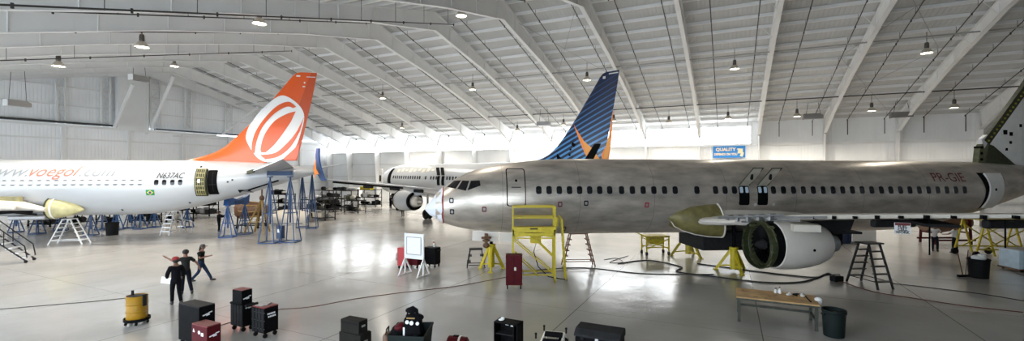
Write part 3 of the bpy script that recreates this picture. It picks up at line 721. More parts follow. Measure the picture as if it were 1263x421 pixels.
# fin with its leading edge taken off
TS = [(1.3, 34.5, 36.0), (1.83, 34.2, 36.1), (3.07, 32.3, 36.45), (6.21, 34.82, 37.15), (8.6, 36.6, 37.6)]
mb = fin_mesh(TS, ZS, 0.0, 1.0, [1.5, 1.83, 2.4, 3.07, 4, 5, 6.21, 7.4, 8.6]); fs = mb.build('fin', 'fin_white', silver, smooth=True)
mb = MB()
for za, zb in ((3.1, 6.21), (6.21, 8.6)):
    a, b = fin_at(TS, za)[0], fin_at(TS, zb)[0]; mb.bar((a-.06, 0, za+ZS), (b-.06, 0, zb+ZS), .24, .42)
ed = mb.build('leading_edge_spar', 'primer_dark', fs)
for k in range(16):
    z = 3.2+k*.22; a = fin_at(TS, z)[0]; mb = MB(); mb.box((a-.04, -.14, z+ZS), (.1, .03, .1)); mb.build('rib_clip', 'yellow_dirty', ed)
for s, z, r in ((33.4, 3.7, .12), (33.75, 3.6, .1), (33.7, 3.1, .07), (33.5, 2.7, .07), (33.1, 3.9, .06), (34.4, 4.1, .08)):
    mb = MB(); y = -fin_half(TS, s, z); mb.box((s, y, z+ZS), (r*2, .03, r*2.2)); mb.build('access_hole', 'dark', fs)
mb = MB(); mb.prism([(31.62, 1.6+ZS), (32.12, 1.6+ZS), (32.1, 2.6+ZS), (31.95, 3.0+ZS), (31.75, 2.7+ZS)], -.16, .16, 'xz'); dr = mb.build('dorsal_rib', 'spar_green', silver)
for z in (2.1, 2.45, 2.8): mb = MB(); mb.tube((31.85, -.19, z+ZS), (31.85, .19, z+ZS), .08, n=12); mb.build('lightening_hole', 'dark', dr)
mb = MB(); mb.prism([(32.05, 2.6+ZS), (32.35, 3.1+ZS), (32.3, 3.55+ZS), (31.95, 3.3+ZS)], -.1, .1, 'xz'); mb.build('rib_flange', 'label_white', dr)
mb = MB(); mb.prism([(32.2, 1.7+ZS), (34.3, 1.7+ZS), (34.0, 1.9+ZS), (32.7, 2.9+ZS), (32.4, 3.0+ZS)], -.12, .12, 'xz'); mb.build('fin_root_bay', 'primer_dark', silver)
# the port tailplane is off; nose gear doors
mb = MB(); mb.box((3.0, -.3, -2.05+ZS), (1.3, .05, .5), ry=.06); mb.box((4.25, -.3, -2.13+ZS), (1.0, .05, .45)); mb.build('gear_door', 'white_cowl', silver)
mb = MB(); mb.tube((3.05, -.42, -1.9+ZS), (3.05, -.42, -2.45+ZS), .09, n=10); mb.blob((3.05, -.42, -2.5+ZS), (.34, .25, .3)); mb.blob((3.05, -.45, -2.25+ZS), (.4, .2, .16)); mb.tube((2.8, -.5, -2.1+ZS), (3.3, -.5, -2.1+ZS), .06, n=8); mb.build('gear_actuator', 'brown', silver)

# ---------------------------------------------------------------- white airliner with the orange tail on the left
ZG = 3.97
gol = thing('airliner', 'white airliner on blue stands with an orange tail', 'airplane', (-52.3, 29.4, 0), math.atan2(.156, .9877))
fuselage(gol, ZG, 'white_paint'); cockpit(gol, ZG)
cabin_windows(gol, ZG, [5.6+.508*i for i in range(10)]+[10.7+.51*i for i in range(6)]+[13.7, 14.7, 15.2, 15.7]+[17.73+.51*i for i in range(18)], 'window_grey', 'white_plain')
cabin_windows(gol, ZG, [27.42, 27.92, 28.43, 28.92], 'glass_dark')
skin_text('www.', 'letter_grey', gol, ZG, 16.85, .84, 2.62, 1.02, 'website_lettering', .35, -.006)
skin_text('voegol', 'letter_orange', gol, ZG, 19.57, .84, 2.95, 1.02, 'website_lettering', .35, -.006, 'orange part of the website lettering')
skin_text('.com', 'letter_grey', gol, ZG, 22.56, .84, 2.15, 1.02, 'website_lettering', .35, -.006)
skin_text('N637AC', 'letter_dark', gol, ZG, 27.4, .68, 1.75, .56, 'registration', .3, .002, 'dark italic registration N637AC')
mb = MB(); skin_poly(mb, rrect(26.78, 27.3, -.5, -.12, .01), .012, .01, .1); fl = up(mb, ZG).build('flag', 'flag_green', gol)
mb = MB(); skin_poly(mb, [(26.83, -.31), (27.04, -.46), (27.25, -.31), (27.04, -.16)], .018, .0, .05); up(mb, ZG).build('flag_diamond', 'flag_yellow', fl)
mb = MB(); skin_poly(mb, rrect(26.95, 27.13, -.4, -.22, .085), .024, .0, .05); up(mb, ZG).build('flag_disc', 'flag_blue', fl)
# aft door: dark opening, the door itself swung forward with its lining bare
mb = MB(); skin_poly(mb, rrect(30.6, 31.22, -.5, 1.25, .08), .012, .02, .15); op = up(mb, ZG).build('door_opening', 'dark', gol)
mb = MB(); skin_poly(mb, rrect(30.68, 31.14, .2, .24, .01), .02, .0, .1); skin_poly(mb, rrect(30.92, 30.95, -.3, 1.1, .01), .02, .0, .1); up(mb, ZG).build('galley_edge', 'dark_grey', op)
mb = MB(); skin_patch(mb, lambda u, v: (29.9+.7*u, -.48+1.72*v), 4, 10, .22, .16); dd = up(mb, ZG).build('aft_door', 'primer_dark', gol, smooth=True)
mb = MB()
for i in range(5):
    u = 29.98+.13*i; skin_patch(mb, lambda a, b: (u+.03*a, -.42+1.62*b), 1, 10, .25, .03)
for i in range(7):
    z = -.38+.26*i; skin_patch(mb, lambda a, b: (29.97+.56*a, z+.05*b), 4, 1, .25, .03)
up(mb, ZG).build('door_ribs', 'primer', dd)
mb = MB(); skin_poly(mb, rrect(30.12, 30.28, .35, .58, .04), .27, .03, .1); up(mb, ZG).build('door_mechanism', 'label_white', dd)
for s, z in ((24.9, -1.55), (29.2, -1.1), (30.0, 1.5), (31.9, .4), (32.2, .55)):
    mb = MB(); skin_poly(mb, rrect(s-.06, s+.06, z-.05, z+.05, .03), .012, .01, .1); up(mb, ZG).build('service_port', 'dark_grey', gol)
mb = MB(); skin_poly(mb, rrect(32.4, 33.1, -.42, -.18, .03), .012, .0, .06); up(mb, ZG).build('tail_bay', 'dark', gol)
mb = MB(); mb.path([skin(33.0+.3*i, -.2+.1*i, .03)+Vector((0, 0, ZG)) for i in range(8)], .06, 5); mb.build('seam_strip', 'dark', gol)
# fin, rudder and the ring emblem
mb = fin_mesh(FIN, ZG, 0, .72); fin_ = mb.build('fin', 'orange', gol, smooth=True)
RUD = [t for t in FIN if t[0] > 1.9]
mb = fin_mesh(FIN, ZG, .725, 1.0, [t[0] for t in RUD]); rud = mb.build('rudder', 'rudder_orange', gol, smooth=True)
mb = MB(); fin_poly(FIN, [(34.87, 6.9), (35.6, 6.85), (36.4, 6.2), (36.72, 5.37), (36.45, 4.07), (36.05, 2.95), (35.3, 2.05), (34.61, 1.9), (33.92, 1.9), (33.35, 2.25), (32.82, 3.11), (32.61, 3.84), (32.95, 4.9), (33.75, 6.0)], ZG, .012, mb); em = mb.build('emblem', 'white_plain', fin_)
def spline(p, n=5):
    o = []
    for i in range(len(p)-1):
        a, b, c, d = p[max(i-1, 0)], p[i], p[i+1], p[min(i+2, len(p)-1)]
        o += [tuple(.5*(2*b[j]+(c[j]-a[j])*t+(2*a[j]-5*b[j]+4*c[j]-d[j])*t*t+(3*b[j]-a[j]-3*c[j]+d[j])*t**3) for j in (0, 1)) for t in [k/n for k in range(n)]]
    return o + [p[-1]]
for A_, B_ in (([(36.15, 6.12), (35.62, 6.5), (34.78, 6.14), (33.92, 5.2), (33.3, 4.18), (33.04, 3.29), (33.02, 2.55)], [(33.22, 2.55), (33.38, 3.48), (33.8, 4.55), (34.61, 5.55), (35.47, 6.1), (35.95, 6.02)]),
               ([(36.12, 5.78), (35.47, 5.55), (34.61, 4.97), (33.92, 3.94), (33.64, 2.93), (33.7, 2.6)], [(34.0, 2.62), (34.61, 3.22), (35.25, 4.12), (35.78, 4.98)]),
               ([(36.7, 5.35), (36.1, 4.1), (35.3, 3.12), (34.61, 2.56), (33.6, 2.4)], [(33.95, 2.08), (34.87, 2.3), (35.73, 3.05), (36.4, 4.25)]),
               ([(36.36, 3.3), (35.75, 2.65), (35.15, 2.06)], [(36.1, 2.06), (36.3, 2.6)])):
    mb = MB(); fin_poly(FIN, spline(A_)+spline(B_), ZG, .03, mb, False); mb.build('emblem_stroke', 'orange', em)
for s, z, w_, h_ in ((36.3, 8.5, .3, .12), (36.75, 8.0, .1, .14), (36.7, 7.7, .18, .1)):
    mb = MB(); fin_poly(FIN, rrect(s-w_/2, s+w_/2, z-h_/2, z+h_/2, .03), ZG, .014, mb, False); mb.build('fin_marking', 'label_white', fin_)
mb = MB(); mb.bar((36.9, -.1, 8.45+ZG), (37.55, -.08, 8.45+ZG), .05); mb.build('static_strip', 'label_white', rud)
sp_ = stab(gol, ZG, 'aluminium', -1, 32.6, 35.7, .5, .75, .95, .25); stab(gol, ZG, 'white_paint', 1)
mb = MB(); mb.bar((35.75, -7.1, ZG+1.2), (34.3, -4.2, ZG+1.08), .16, .2); mb.build('open_leading_edge', 'primer_dark', sp_)
# wing roots: port wing stripped, fairing with bare tail cone
wg = wing(gol, ZG, 'fin_white', -1, .0, .8); wing(gol, ZG, 'fin_white', 1, .0, .78)
mb = MB(); mb.prism([(17.4, -.5+ZG), (19.5, -.5+ZG), (19.6, -1.05+ZG), (17.4, -.98+ZG)], -2.25, -2.1, 'xz'); mb.build('flap_panel', 'primer', wg)
mb = MB(); rings = []
for s, r in ((20.75, .84), (21.05, .82), (21.5, .72), (22.0, .54), (22.45, .3), (22.75, .07)):
    rings.append([(s, -1.55-r*.72*math.cos(a), -1.35+r*.85*math.sin(a)-(1-r)*.12+ZG) for a in [2*PI*k/24 for k in range(24)]])
mb.loft(rings); fg = mb.build('fairing_tail', 'cone_primer', gol, smooth=True)
tag(fg, 'green primer tail of the wing fairing')
mb = MB(); mb.lathe([(.9, 0), (.92, .02), (.92, .1), (.9, .12)], 28, (21.05, -1.55, -1.37+ZG), 'x', (.66, .79)); mb.build('fairing_band', 'white_plain', fg)
mb = MB(); mb.lathe([(.86, .12), (.865, .0), (.8, -.02), (.0, -.03)], 28, (20.74, -1.55, -1.35+ZG), 'x', (.72, .85)); mb.build('fairing_opening', 'primer_dark', fg)
mb = MB(); mb.box((19.7, -1.6, -1.95+ZG), (2.2, 1.0, .3), bev=.08); mb.build('wheel_bay', 'grey_metal', gol)
mb = MB(); mb.box((19.2, -2.6, -1.5+ZG), (2.6, .06, .16)); mb.build('wing_opening', 'dark', gol)
mb = MB(); mb.loft([[(17.6, -2.2+.55*math.cos(a), -1.1+.42*math.sin(a)+ZG) for a in [2*PI*k/20 for k in range(20)]], [(19.6, -2.2+.5*math.cos(a), -1.2+.36*math.sin(a)+ZG) for a in [2*PI*k/20 for k in range(20)]], [(20.9, -2.1+.2*math.cos(a), -1.4+.14*math.sin(a)+ZG) for a in [2*PI*k/20 for k in range(20)]]]); mb.build('root_fairing', 'white_cowl', gol, smooth=True)
for t in (3.0, 4.6, 6.2, 8.0): _, le, ch, z, th = wing_le(t); mb = MB(); mb.box((le+ch*.82, -t, z+ZG-.22), (1.5, .2, .26), bev=.08); mb.build('flap_track', 'white_cowl', wg)
mb = MB(); mb.path([(17.5, -3, ZG-1.3), (18.6, -3.6, ZG-1.55), (19.7, -3.0, ZG-1.5), (20.6, -2.4, ZG-1.7)], .07); mb.path([(17.5, -4.2, ZG-1.2), (18.8, -4.6, ZG-1.5), (19.9, -4.4, ZG-1.35)], .06); mb.build('hydraulic_lines', 'black_paint', wg)

# ---------------------------------------------------------------- white airliner with the striped blue tail at the back
ZT = 4.0
blue = thing('airliner', 'white airliner behind the silver one with a striped blue tail and winglet', 'airplane', (-17.57, 62.3, 0), math.atan2(-.7373, .6756))
fuselage(blue, ZT, 'white_paint'); cockpit(blue, ZT)
cabin_windows(blue, ZT, [6.2+.52*i for i in range(13)]+[13.7, 14.76, 15.3, 15.85]+[17.9+.52*i for i in range(21)])
for s in (16.3, 17.15):
    mb = MB(); skin_poly(mb, rrect(s-.27, s+.27, -.4, .6, .09), .02, .02, .15); up(mb, ZT).build('exit_shade_patch', 'dark', blue)  # exit's unlit inside is painted as a dark patch on the skin
    mb = MB(); q = skin(s, .66, .05); mb.prism([(s-.3, 0), (s+.22, 0), (s+.5, .85), (s-.02, .85)], -.04, .04, 'xz')
    for v in mb.bm.verts: v.co.y += q.y-.35*v.co.z; v.co.z += q.z+ZT
    mb.build('exit_hatch', 'dark_grey', blue)
mb = MB(); skin_poly(mb, rrect(4.6, 5.5, -.4, 1.45, .12), .02, .02, .15); up(mb, ZT).build('door_opening', 'dark', blue)
mb = MB(); mb.prism(rrect(3.3, 4.2, -.4+ZT, 1.4+ZT, .15), -2.35, -2.2, 'xz'); dd = mb.build('entry_door', 'white_plain', blue)
mb = MB(); mb.prism(rrect(3.5, 3.95, -.2+ZT, .6+ZT, .12), -2.38, -2.34, 'xz'); mb.build('door_lining', 'dark_grey', dd)
for k in range(9):
    s = 7+.95*k; mb = MB(); skin_poly(mb, rrect(s-.3, s+.3, 1.0+.08*(k % 3), 1.35+.1*(k % 2), .1), .012, .01, .1); up(mb, ZT).build('bare_patch', 'off_white', blue)
FT = [(z, a+.35, b+.35) for z, a, b in FIN]
mb = fin_mesh(FT, ZT, 0, 1.0); ft = mb.build('fin', 'striped', blue, smooth=True)
for m, pts in (('deep_orange', [(37.45, 5.95), (36.95, 3.4), (36.35, 2.4), (36.45, 1.9), (37.0, 1.9), (37.28, 3.4)]), ('amber', [(37.2, 4.4), (36.75, 3.0), (36.5, 1.9), (36.9, 1.9), (37.1, 3.0)]),
               ('deep_orange', [(33.7, 5.0), (34.9, 3.4), (36.2, 2.1), (35.3, 1.75), (34.8, 2.6)]), ('amber', [(34.6, 3.7), (35.5, 3.0), (36.3, 2.0), (35.2, 1.75)])):
    mb = MB(); fin_poly(FT, pts, ZT, .014 if m == 'deep_orange' else .024, mb, False); mb.build('sun_ray', m, ft)
for pts in ([(34.6, 1.85), (35.5, 1.85), (36.35, 3.3), (35.75, 3.3)], [(31.9, 1.98), (32.7, 1.98), (31.9, 2.65)], [(33.5, 3.3), (33.8, 3.1), (33.95, 3.35), (33.6, 3.55)], [(33.2, 2.4), (33.4, 2.4), (33.4, 2.6), (33.2, 2.6)], [(33.3, 2.85), (33.5, 2.85), (33.5, 3.0), (33.3, 3.0)]):
    mb = MB(); fin_poly(FT, pts, ZT, .034, mb, False); mb.build('fin_opening', 'dark', ft)
mb = MB(); fin_poly(FT, rrect(36.55, 36.8, 8.3, 8.5, .02), ZT, .014, mb, False); fin_poly(FT, rrect(37.1, 37.9, 8.58, 8.66, .02), ZT, .014, mb, False); mb.build('fin_marking', 'label_white', ft)
WT = [(t, le+.9, ch, z+.02, th) for t, le, ch, z, th in WING]
wb = wing(blue, ZT, 'aluminium', -1, .0, .8, span=16.4, secs=WT); wing(blue, ZT, 'aluminium', 1, .0, .8, span=16.4, secs=WT)
mb = MB(); rings = []
for k in range(8):
    u = k/7; rings.append(airfoil(22.2+1.35*u, 1.3-.8*u, -(16.4+.75*math.sin(u*PI/2)), .45+2.35*u**1.3+ZT, .08-.05*u))
rings = [[(p[0], p[1]+(.05 if i > len(r)//2 else -.05), p[2]) if j > 1 else p for i, p in enumerate(r)] for j, r in enumerate(rings)]
mb.loft(rings); wl = mb.build('winglet', 'navy_blue' if 'navy_blue' in M else 'blue_bright', blue, smooth=True)
mb = MB(); mb._add([(23.0, -17.22, 1.35+ZT), (23.7, -17.27, 2.1+ZT), (23.5, -17.2, 1.35+ZT), (23.9, -17.1, .9+ZT), (23.2, -17.1, .95+ZT), (22.7, -17.0, .6+ZT)], [(0, 1, 2, 3, 4, 5)]); mb.build('sun_ray', 'deep_orange', wl)
for t in (6, 9, 12): mb = MB(); mb.box((wing_le(t)[1]+wing_le(t)[2]*.8, -t, wing_le(t)[3]+ZT-.22), (1.6, .25, .3), bev=.08); mb.build('flap_track', 'dark_grey', wb)
mb = MB(); mb.bar((20.4, -8.5, -.4+ZT), (23.3, -15.8, .32+ZT), .3, .14); mb.build('rear_spar', 'black_paint', wb)
EBX = 13.2
mb = MB(); mb.lathe([(.78, .3), (.8, .05), (.9, -.02), (.98, .08), (1.06, .5), (1.08, 1.4), (1.02, 2.3), (.92, 2.9), (.84, 2.9), (.86, 2.3)], 40, (EBX, -4.7, 2.0), 'x'); nb_ = mb.build('engine_cowl', 'white_paint', blue, smooth=True)
mb = MB(); mb.lathe([(.93, 2.85), (.96, 2.95), (.9, 3.15), (.72, 3.2), (.7, 3.0)], 36, (EBX, -4.7, 2.0), 'x'); mb.build('fan_duct', 'dark', nb_, smooth=True)
mb = MB(); mb.lathe([(.62, 2.2), (.6, 3.3), (.45, 3.9), (.3, 3.95), (.28, 3.6), (.05, 4.4)], 28, (EBX, -4.7, 2.0), 'x'); mb.build('exhaust_nozzle', 'off_white', nb_, smooth=True)
mb = MB(); mb.lathe([(1.0, .0), (1.03, .1), (1.07, .16), (1.09, .34), (1.085, .36)], 36, (EBX, -4.7, 2.0), 'x'); mb.build('inlet_lip', 'dark', nb_, smooth=True)
mb = MB(); mb.lathe([(.79, .3), (.0, .35)], 36, (EBX, -4.7, 2.0), 'x'); mb.build('fan_disc', 'dark_grey', nb_)
mb = MB(); mb.prism([(EBX+.6, 3.0), (EBX+4.6, 3.3), (EBX+4.4, 2.7), (EBX+2.4, 2.5)], -4.9, -4.5, 'xz'); mb.build('pylon', 'white_paint', blue)
stab(blue, ZT, 'aluminium', -1); stab(blue, ZT, 'aluminium', 1)
for x, y in ((15.8, -2.9), (15.8, 2.9), (4.3, 0)):       # landing gear
    mb = MB(); mb.tube((x, y, .5), (x, y, 2.6), .11, n=10); mb.tube((x, y, 1.4), (x+.9, y*.6, 2.4), .06, n=8); g = mb.build('gear_leg', 'grey_metal', blue)
    for dy in (-.22, .22):
        r = .52 if y else .34; mb = MB(); mb.lathe([(.15, -.13), (r*.9, -.15), (r, -.08), (r, .08), (r*.9, .15), (.15, .13)], 24, (x, y+dy, r), 'y'); mb.build('wheel', 'black_rubber', g, smooth=True)
# ================================================================== hanging things
def lamp(px, py, drop, label, lit=True, k=1.0):
    p = at_roof(px, py, drop); t = thing('pendant_lamp', label, 'lamp', p, 0, 'high bay lamps under the hangar roof')
    top = deck(AB(p)[1])-p.z-.1
    mb = MB(); mb.tube((0, 0, .5*k), (0, 0, max(top, .6)), .02, n=6); mb.build('stem', 'pipe_dark', t)
    mb = MB(); mb.lathe([(.0, .62), (.1, .6), (.13, .5), (.14, .25), (.1, .16)], 16, axis='z'); o = mb.build('ballast_housing', 'lamp_body', t, smooth=True); o.scale = (k, k, k)
    mb = MB(); mb.lathe([(.1, .2), (.2, .14), (.3, .0), (.36, -.14), (.375, -.17), (.35, -.14), (.29, .0), (.18, .12)], 24); o = mb.build('lamp_shade', 'lamp_shade', t, smooth=True); o.scale = (k, k, k)
    if lit:
        sp = bpy.data.lights.new('lamp_light', 'SPOT'); sp.energy = LAMP_W*(4 if px == 496 else 1.5 if px in (638, 583, 695) else 2.4 if px < 480 and py > 50 else .5 if px > 1000 else 1); sp.spot_size = math.radians(150); sp.spot_blend = .6; sp.shadow_soft_size = .3; sp.color = (1, .92, .8)
        so = bpy.data.objects.new('lamp_light', sp); C.objects.link(so); so.parent = t; so.location = (0, 0, -.2)
    mb = MB(); mb.lathe([(.0, -.1), (.2, -.11), (.32, -.13), (.34, -.12), (.0, -.08)], 20); o = mb.build('bulb_lens', 'lamp_glow' if lit else 'lamp_shade', t); o.scale = (k, k, k)
for px, py, d, lb in ((320, 26, 1.0, 'bright high bay lamp hanging nearest the front, left of centre at the roof edge'), (72, 79, 1.6, 'high bay lamp hanging above the white box panel wall at far left'),
    (175, 55, 1.4, 'dim high bay lamp hanging above the white wall panel'), (215, 80, 1.5, 'lit high bay lamp left of the orange tail tip'), (472, 120, 1.6, 'high bay lamp hanging between the orange tail and nose of the silver plane'),
    (569, 17, 1.3, 'high bay lamp close under the roof ridge near the top edge'), (583, 109, 1.6, 'high bay lamp over the nose of the silver airliner'), (724, 97, 1.6, 'high bay lamp just left of the striped blue tail tip'),
    (906, 83, 1.6, 'high bay lamp right of the striped blue tail, highest over the banner'), (1143, 63, 1.6, 'large high bay lamp hanging at upper right over the silver fuselage'), (1075, 135, 1.5, 'lit high bay lamp near the right eave, third from the right'),
    (983, 142, 1.5, 'high bay lamp beside the grey heater box right of the banner'), (1177, 131, 1.5, 'small high bay lamp near the cut fin at right'), (825, 150, 1.4, 'small high bay lamp over the daylight strip, above the banner left end'),
    (757, 148, 1.4, 'small lamp hanging right beside the striped blue tail'), (898, 145, 1.4, 'small lamp hanging straight above the blue banner'), (695, 153, 1.4, 'small lamp left of the blue tail, over daylight strip'), (496, 157, 1.4, 'lit high bay lamp near the left end of the daylight strip'), (638, 160, 1.4, 'small lamp hanging over the white fuselage at the back')):
    lamp(px, py, d, lb)
def heater(px, py, drop, label, rz, face='white_plain', Z=None):
    p = at_depth(px, py, Z) if Z else at_roof(px, py, drop); t = thing('heater', label, 'heater', p, rz)
    mb = MB(); mb.prism([(-.8, -.22), (.8, -.22), (.8, .1), (.5, .28), (-.8, .28)], -.3, .3, 'xz'); mb.build('housing', 'heater', t)
    mb = MB(); mb.box((-.83, 0, 0), (.05, .62, .56)); mb.build('end_panel', face, t)
    top = deck(AB(p)[1])-p.z-.1
    for x in (-.6, .6): mb = MB(); mb.tube((x, 0, .25), (x*.7, 0, top), .02, n=5); mb.build('hanger_rod', 'pipe_dark', t)
heater(172, 97, 1.9, 'hanging grey unit heater with white end, left of the orange tail', 1.3, Z=45); heater(22, 128, 2.2, 'hanging unit heater with white end at the far left wall', 1.3, Z=40)
heater(671, 153, 1.9, 'dark box heater hanging left of the striped blue tail', -.4, 'heater'); heater(1003, 144, 1.5, 'grey box heater hanging right of the banner beside a lamp', -.4, 'heater'); heater(1112, 142, 1.4, 'dark box heater hanging by the right roof frame', -.4, 'heater')
# banner on the back wall
bw, bh = 3.35, 1.35
ban = thing('banner', 'blue QUALITY DEPENDS ON YOU banner with pointing hand on the back wall', 'banner', W(-.0, BACK_B-.32, 7.35), -PHI)
mb = MB(); mb.box((0, 0, 0), (bw, .03, bh)); mb.build('sheet', 'banner_blue', ban)
flat_text('QUALITY', .5, 'banner_cream', ban, (-.35, -.03, .12), (1, 0, 0), (0, 0, 1), width=2.1, bold=.02)
flat_text('DEPENDS ON YOU', .38, 'banner_cream', ban, (-.35, -.03, -.4), (1, 0, 0), (0, 0, 1), width=2.4, bold=.015)
mb = MB(); mb.box((1.2, -.04, .1), (.45, .03, .5), bev=.01, rz=0); mb.box((1.0, -.045, .3), (.3, .03, .14)); mb.box((1.33, -.045, -.3), (.3, .03, .5), ry=.3)
for k in range(3): mb.box((1.02, -.045, .12-.13*k), (.24, .03, .1))
mb.build('pointing_hand', 'banner_cream', ban)
# ================================================================== work stands
def ladder(name, label, loc, rz, h, run, wid, m, n=5, double=True, top=.5, treads='same', tm=None, topw=None):
    """a step ladder that runs along x; two flights when double"""
    t = thing(name, label, 'ladder', loc, rz); tm = tm or m
    for sx in ((-1, 1) if double else (-1,)):
        for sy in (-1, 1):
            mb = MB(); mb.bar((sx*run/2, sy*wid/2, 0), (sx*top/2, sy*wid*.36, h), .09, .05); mb.build('side_rail', m, t)
        for k in range(1, n+1):
            u = k/(n+1); x = sx*(run/2+(top/2-run/2)*u); w_ = wid*(1-.28*u)
            mb = MB(); mb.box((x-sx*.04, 0, h*u), (.2, w_, .045)); mb.build('tread', tm, t)
    if not double:
        for sy in (-1, 1): mb = MB(); mb.bar((run/2, sy*wid/2, 0), (top/2, sy*wid*.36, h), .06); mb.build('rear_leg', m, t)
        mb = MB(); mb.bar((run/2-.1, -wid/2, h*.3), (run/2-.1, wid/2, h*.3), .04); mb.build('brace', m, t)
    mb = MB(); mb.box((0, 0, h+.02), (top+.12, topw or wid*.8, .06), bev=.015); mb.build('top_platform', tm, t)
    mb = MB()
    for sy in (-1, 1): mb.bar((-run*.42, sy*wid*.46, h*.16), (run*.42, sy*wid*.46, h*.16), .035)
    mb.build('spreader', m, t); return t
ladder('step_ladder', 'white double-sided step ladder under the white airliner with orange tail', at_floor(86, 301), .15, 1.75, 2.1, .8, 'white_plain', 5)
ladder('step_ladder', 'dark grey double-sided step ladder standing right of the bare engine', at_floor(1072, 352), math.radians(97), 1.9, 1.6, .75, 'ladder_grey', 5, top=.5, topw=.9)
ladder('step_ladder', 'brown double-sided ladder under the silver fuselage, right of yellow platform', at_floor(713, 328), .05, 1.75, 1.75, .6, 'ladder_brown', 5, top=.9)
ladder('step_stool', 'low dark grey step stand under the silver nose', at_floor(587, 329.5), .1, .95, .95, .6, 'dark_grey', 2, top=.6)
st = ladder('boarding_steps', 'small silver aluminium steps below the registration of the orange-tailed plane', at_floor(214, 289), math.radians(80), 1.85, 1.6, .85, 'aluminium', 5, double=False, top=.45, tm='aluminium')
mb = MB()
for sy in (-1, 1): mb.path([(.3, sy*.38, 1.9), (.35, sy*.5, 1.2), (1.2, sy*.55, .9), (1.25, sy*.55, .05)], .03)
mb.build('guard_rail', 'galv', st)
rs = thing('rolling_stairs', 'dark rolling stairs with handrails at the left picture edge', 'stairs', at_floor(3, 326)+Vector((0, .3, 0)), math.radians(25))
for sy in (-.45, .45):
    mb = MB(); mb.bar((.9, sy, .12), (-.9, sy, 1.85), .09, .05); mb.build('stringer', 'dark_grey', rs)
    mb = MB(); mb.path([(.95, sy, .3), (.85, sy, .95), (-.8, sy, 2.6), (-1.2, sy, 2.65)], .03); mb.tube((.0, sy, 1.0), (.0, sy, 1.8), .025); mb.build('handrail', 'dark_grey', rs)
for k in range(6):
    mb = MB(); mb.box((.75-.28*k, 0, .3+.27*k), (.26, .9, .04)); mb.build('tread', 'aluminium', rs)
for x, y in ((.9, -.45), (.9, .45), (-.9, -.45), (-.9, .45)):
    mb = MB(); mb.tube((x, y-.03, .08), (x, y+.03, .08), .08, n=12)
    if x < 0: mb.bar((x, y, .08), (x, y, 1.85), .05)
    mb.build('caster', 'black_rubber', rs)
def jack(label, loc, h, hp, m='yellow', spread=.75, rz=0.0):
    t = thing('tripod_jack', label, 'jack', loc, rz)
    for k in range(3):
        a = 2*PI*k/3+.5; f = (spread*math.cos(a), spread*math.sin(a), .04); q = (.13*math.cos(a), .13*math.sin(a), h*.9)
        mb = MB(); mb.bar(f, q, .1, .14); mb.bar((f[0]*.95, f[1]*.95, .22), (.1*math.cos(a), .1*math.sin(a), .32), .07); mb.box((f[0], f[1], .02), (.22, .22, .04)); mb.build('leg', m, t)
    mb = MB(); mb.tube((0, 0, .14), (0, 0, h), .17, n=16); mb.lathe([(.2, h-.12), (.22, h-.1), (.22, h), (.15, h+.02)], 16); mb.build('cylinder', m, t, smooth=True)
    mb = MB(); mb.tube((0, 0, h), (0, 0, hp-.1), .085, n=12); mb.lathe([(.08, hp-.14), (.12, hp-.12), (.12, hp), (.0, hp+.01)], 12); mb.build('ram', 'black_paint', t, smooth=True)
    return t
jack('yellow tripod jack with black ram under the silver nose', at_floor(606, 333), 1.35, 2.35, spread=.7)
jack('yellow tripod jack under the silver wing root, left of the engine', at_floor(905, 335), 1.25, 2.6, spread=.85)
jack('large dirty yellow jack on the far side under the silver belly', at_floor(849, 316), 1.45, 2.05, 'yellow_dirty', 1.0, rz=.4)
# yellow scissor platform at the forward door
pl = thing('work_platform', 'yellow wheeled work platform with guard rails at the silver front door', 'platform', (1.02, 21.1, 0), .0)
L0, L1, D0, D1, DZ = -.98, .98, .02, .82, 2.45
mb = MB(); mb.box((0, (D0+D1)/2, DZ), (2.04, D1-D0, .14)); mb.box((0, D0-.02, DZ+.0), (2.06, .05, .24)); dk = mb.build('deck', 'yellow', pl)
mb = MB(); mb.box((0, D0-.05, DZ+.04), (.36, .01, .06)); mb.build('plate_label', 'dark_grey', dk)
for y in (D0, D1):
    if y == D1: segs = ((L0, L0+.1), (L1-.1, L1))
    mb = MB()
    for z in (DZ+1.05, DZ+.55): mb.bar((L0, y, z), (L1, y, z), .06)
    for x in (L0, L1): mb.bar((x, y, DZ), (x, y, DZ+1.08), .07)
    mb.build('guard_rail', 'yellow', pl)
mb = MB()
for x in (L0, L1):
    for z in (DZ+1.05, DZ+.55): mb.bar((x, D0, z), (x, D1, z), .05)
mb.build('side_rail', 'yellow', pl)
for x in (L0, L1):
    for y in (D0, D1):
        xx = x*.98 if y == D0 else x*.98; mb = MB(); mb.bar((xx, y, .18), (xx, y, DZ), .09); mb.build('leg', 'yellow', pl)
for y in (D0, D1):
    for p0, p1 in (((L0, DZ-.35), (L1, DZ-.1)), ((L0, DZ-.1), (L1, DZ-.35)), ((L0, DZ-.4), (L1, DZ-.4)), ((L0+.05, DZ-.5), (L1, .35)), ((L0+.1, 1.3), (.2, .3)), ((.0, DZ-.4), (L1, 1.1)), ((L0, .35), (L1, .35))):
        mb = MB(); mb.bar((p0[0], y, p0[1]), (p1[0], y, p1[1]), .055); mb.build('brace', 'yellow', pl)
mb = MB(); mb.box((0, D0-.02, DZ-.22), (2.0, .05, .13)); mb.box((.1, .5, DZ-.5), (.5, .5, .35)); mb.build('lift_frame', 'yellow', pl)
for x in (L0, L1):
    for y in (D0, D1): mb = MB(); mb.tube((x-.04, y, .13), (x+.04, y, .13), .13, n=14); mb.bar((x, y, .13), (x, y, .3), .05); mb.build('caster', 'yellow_dirty', pl)
mb = MB()
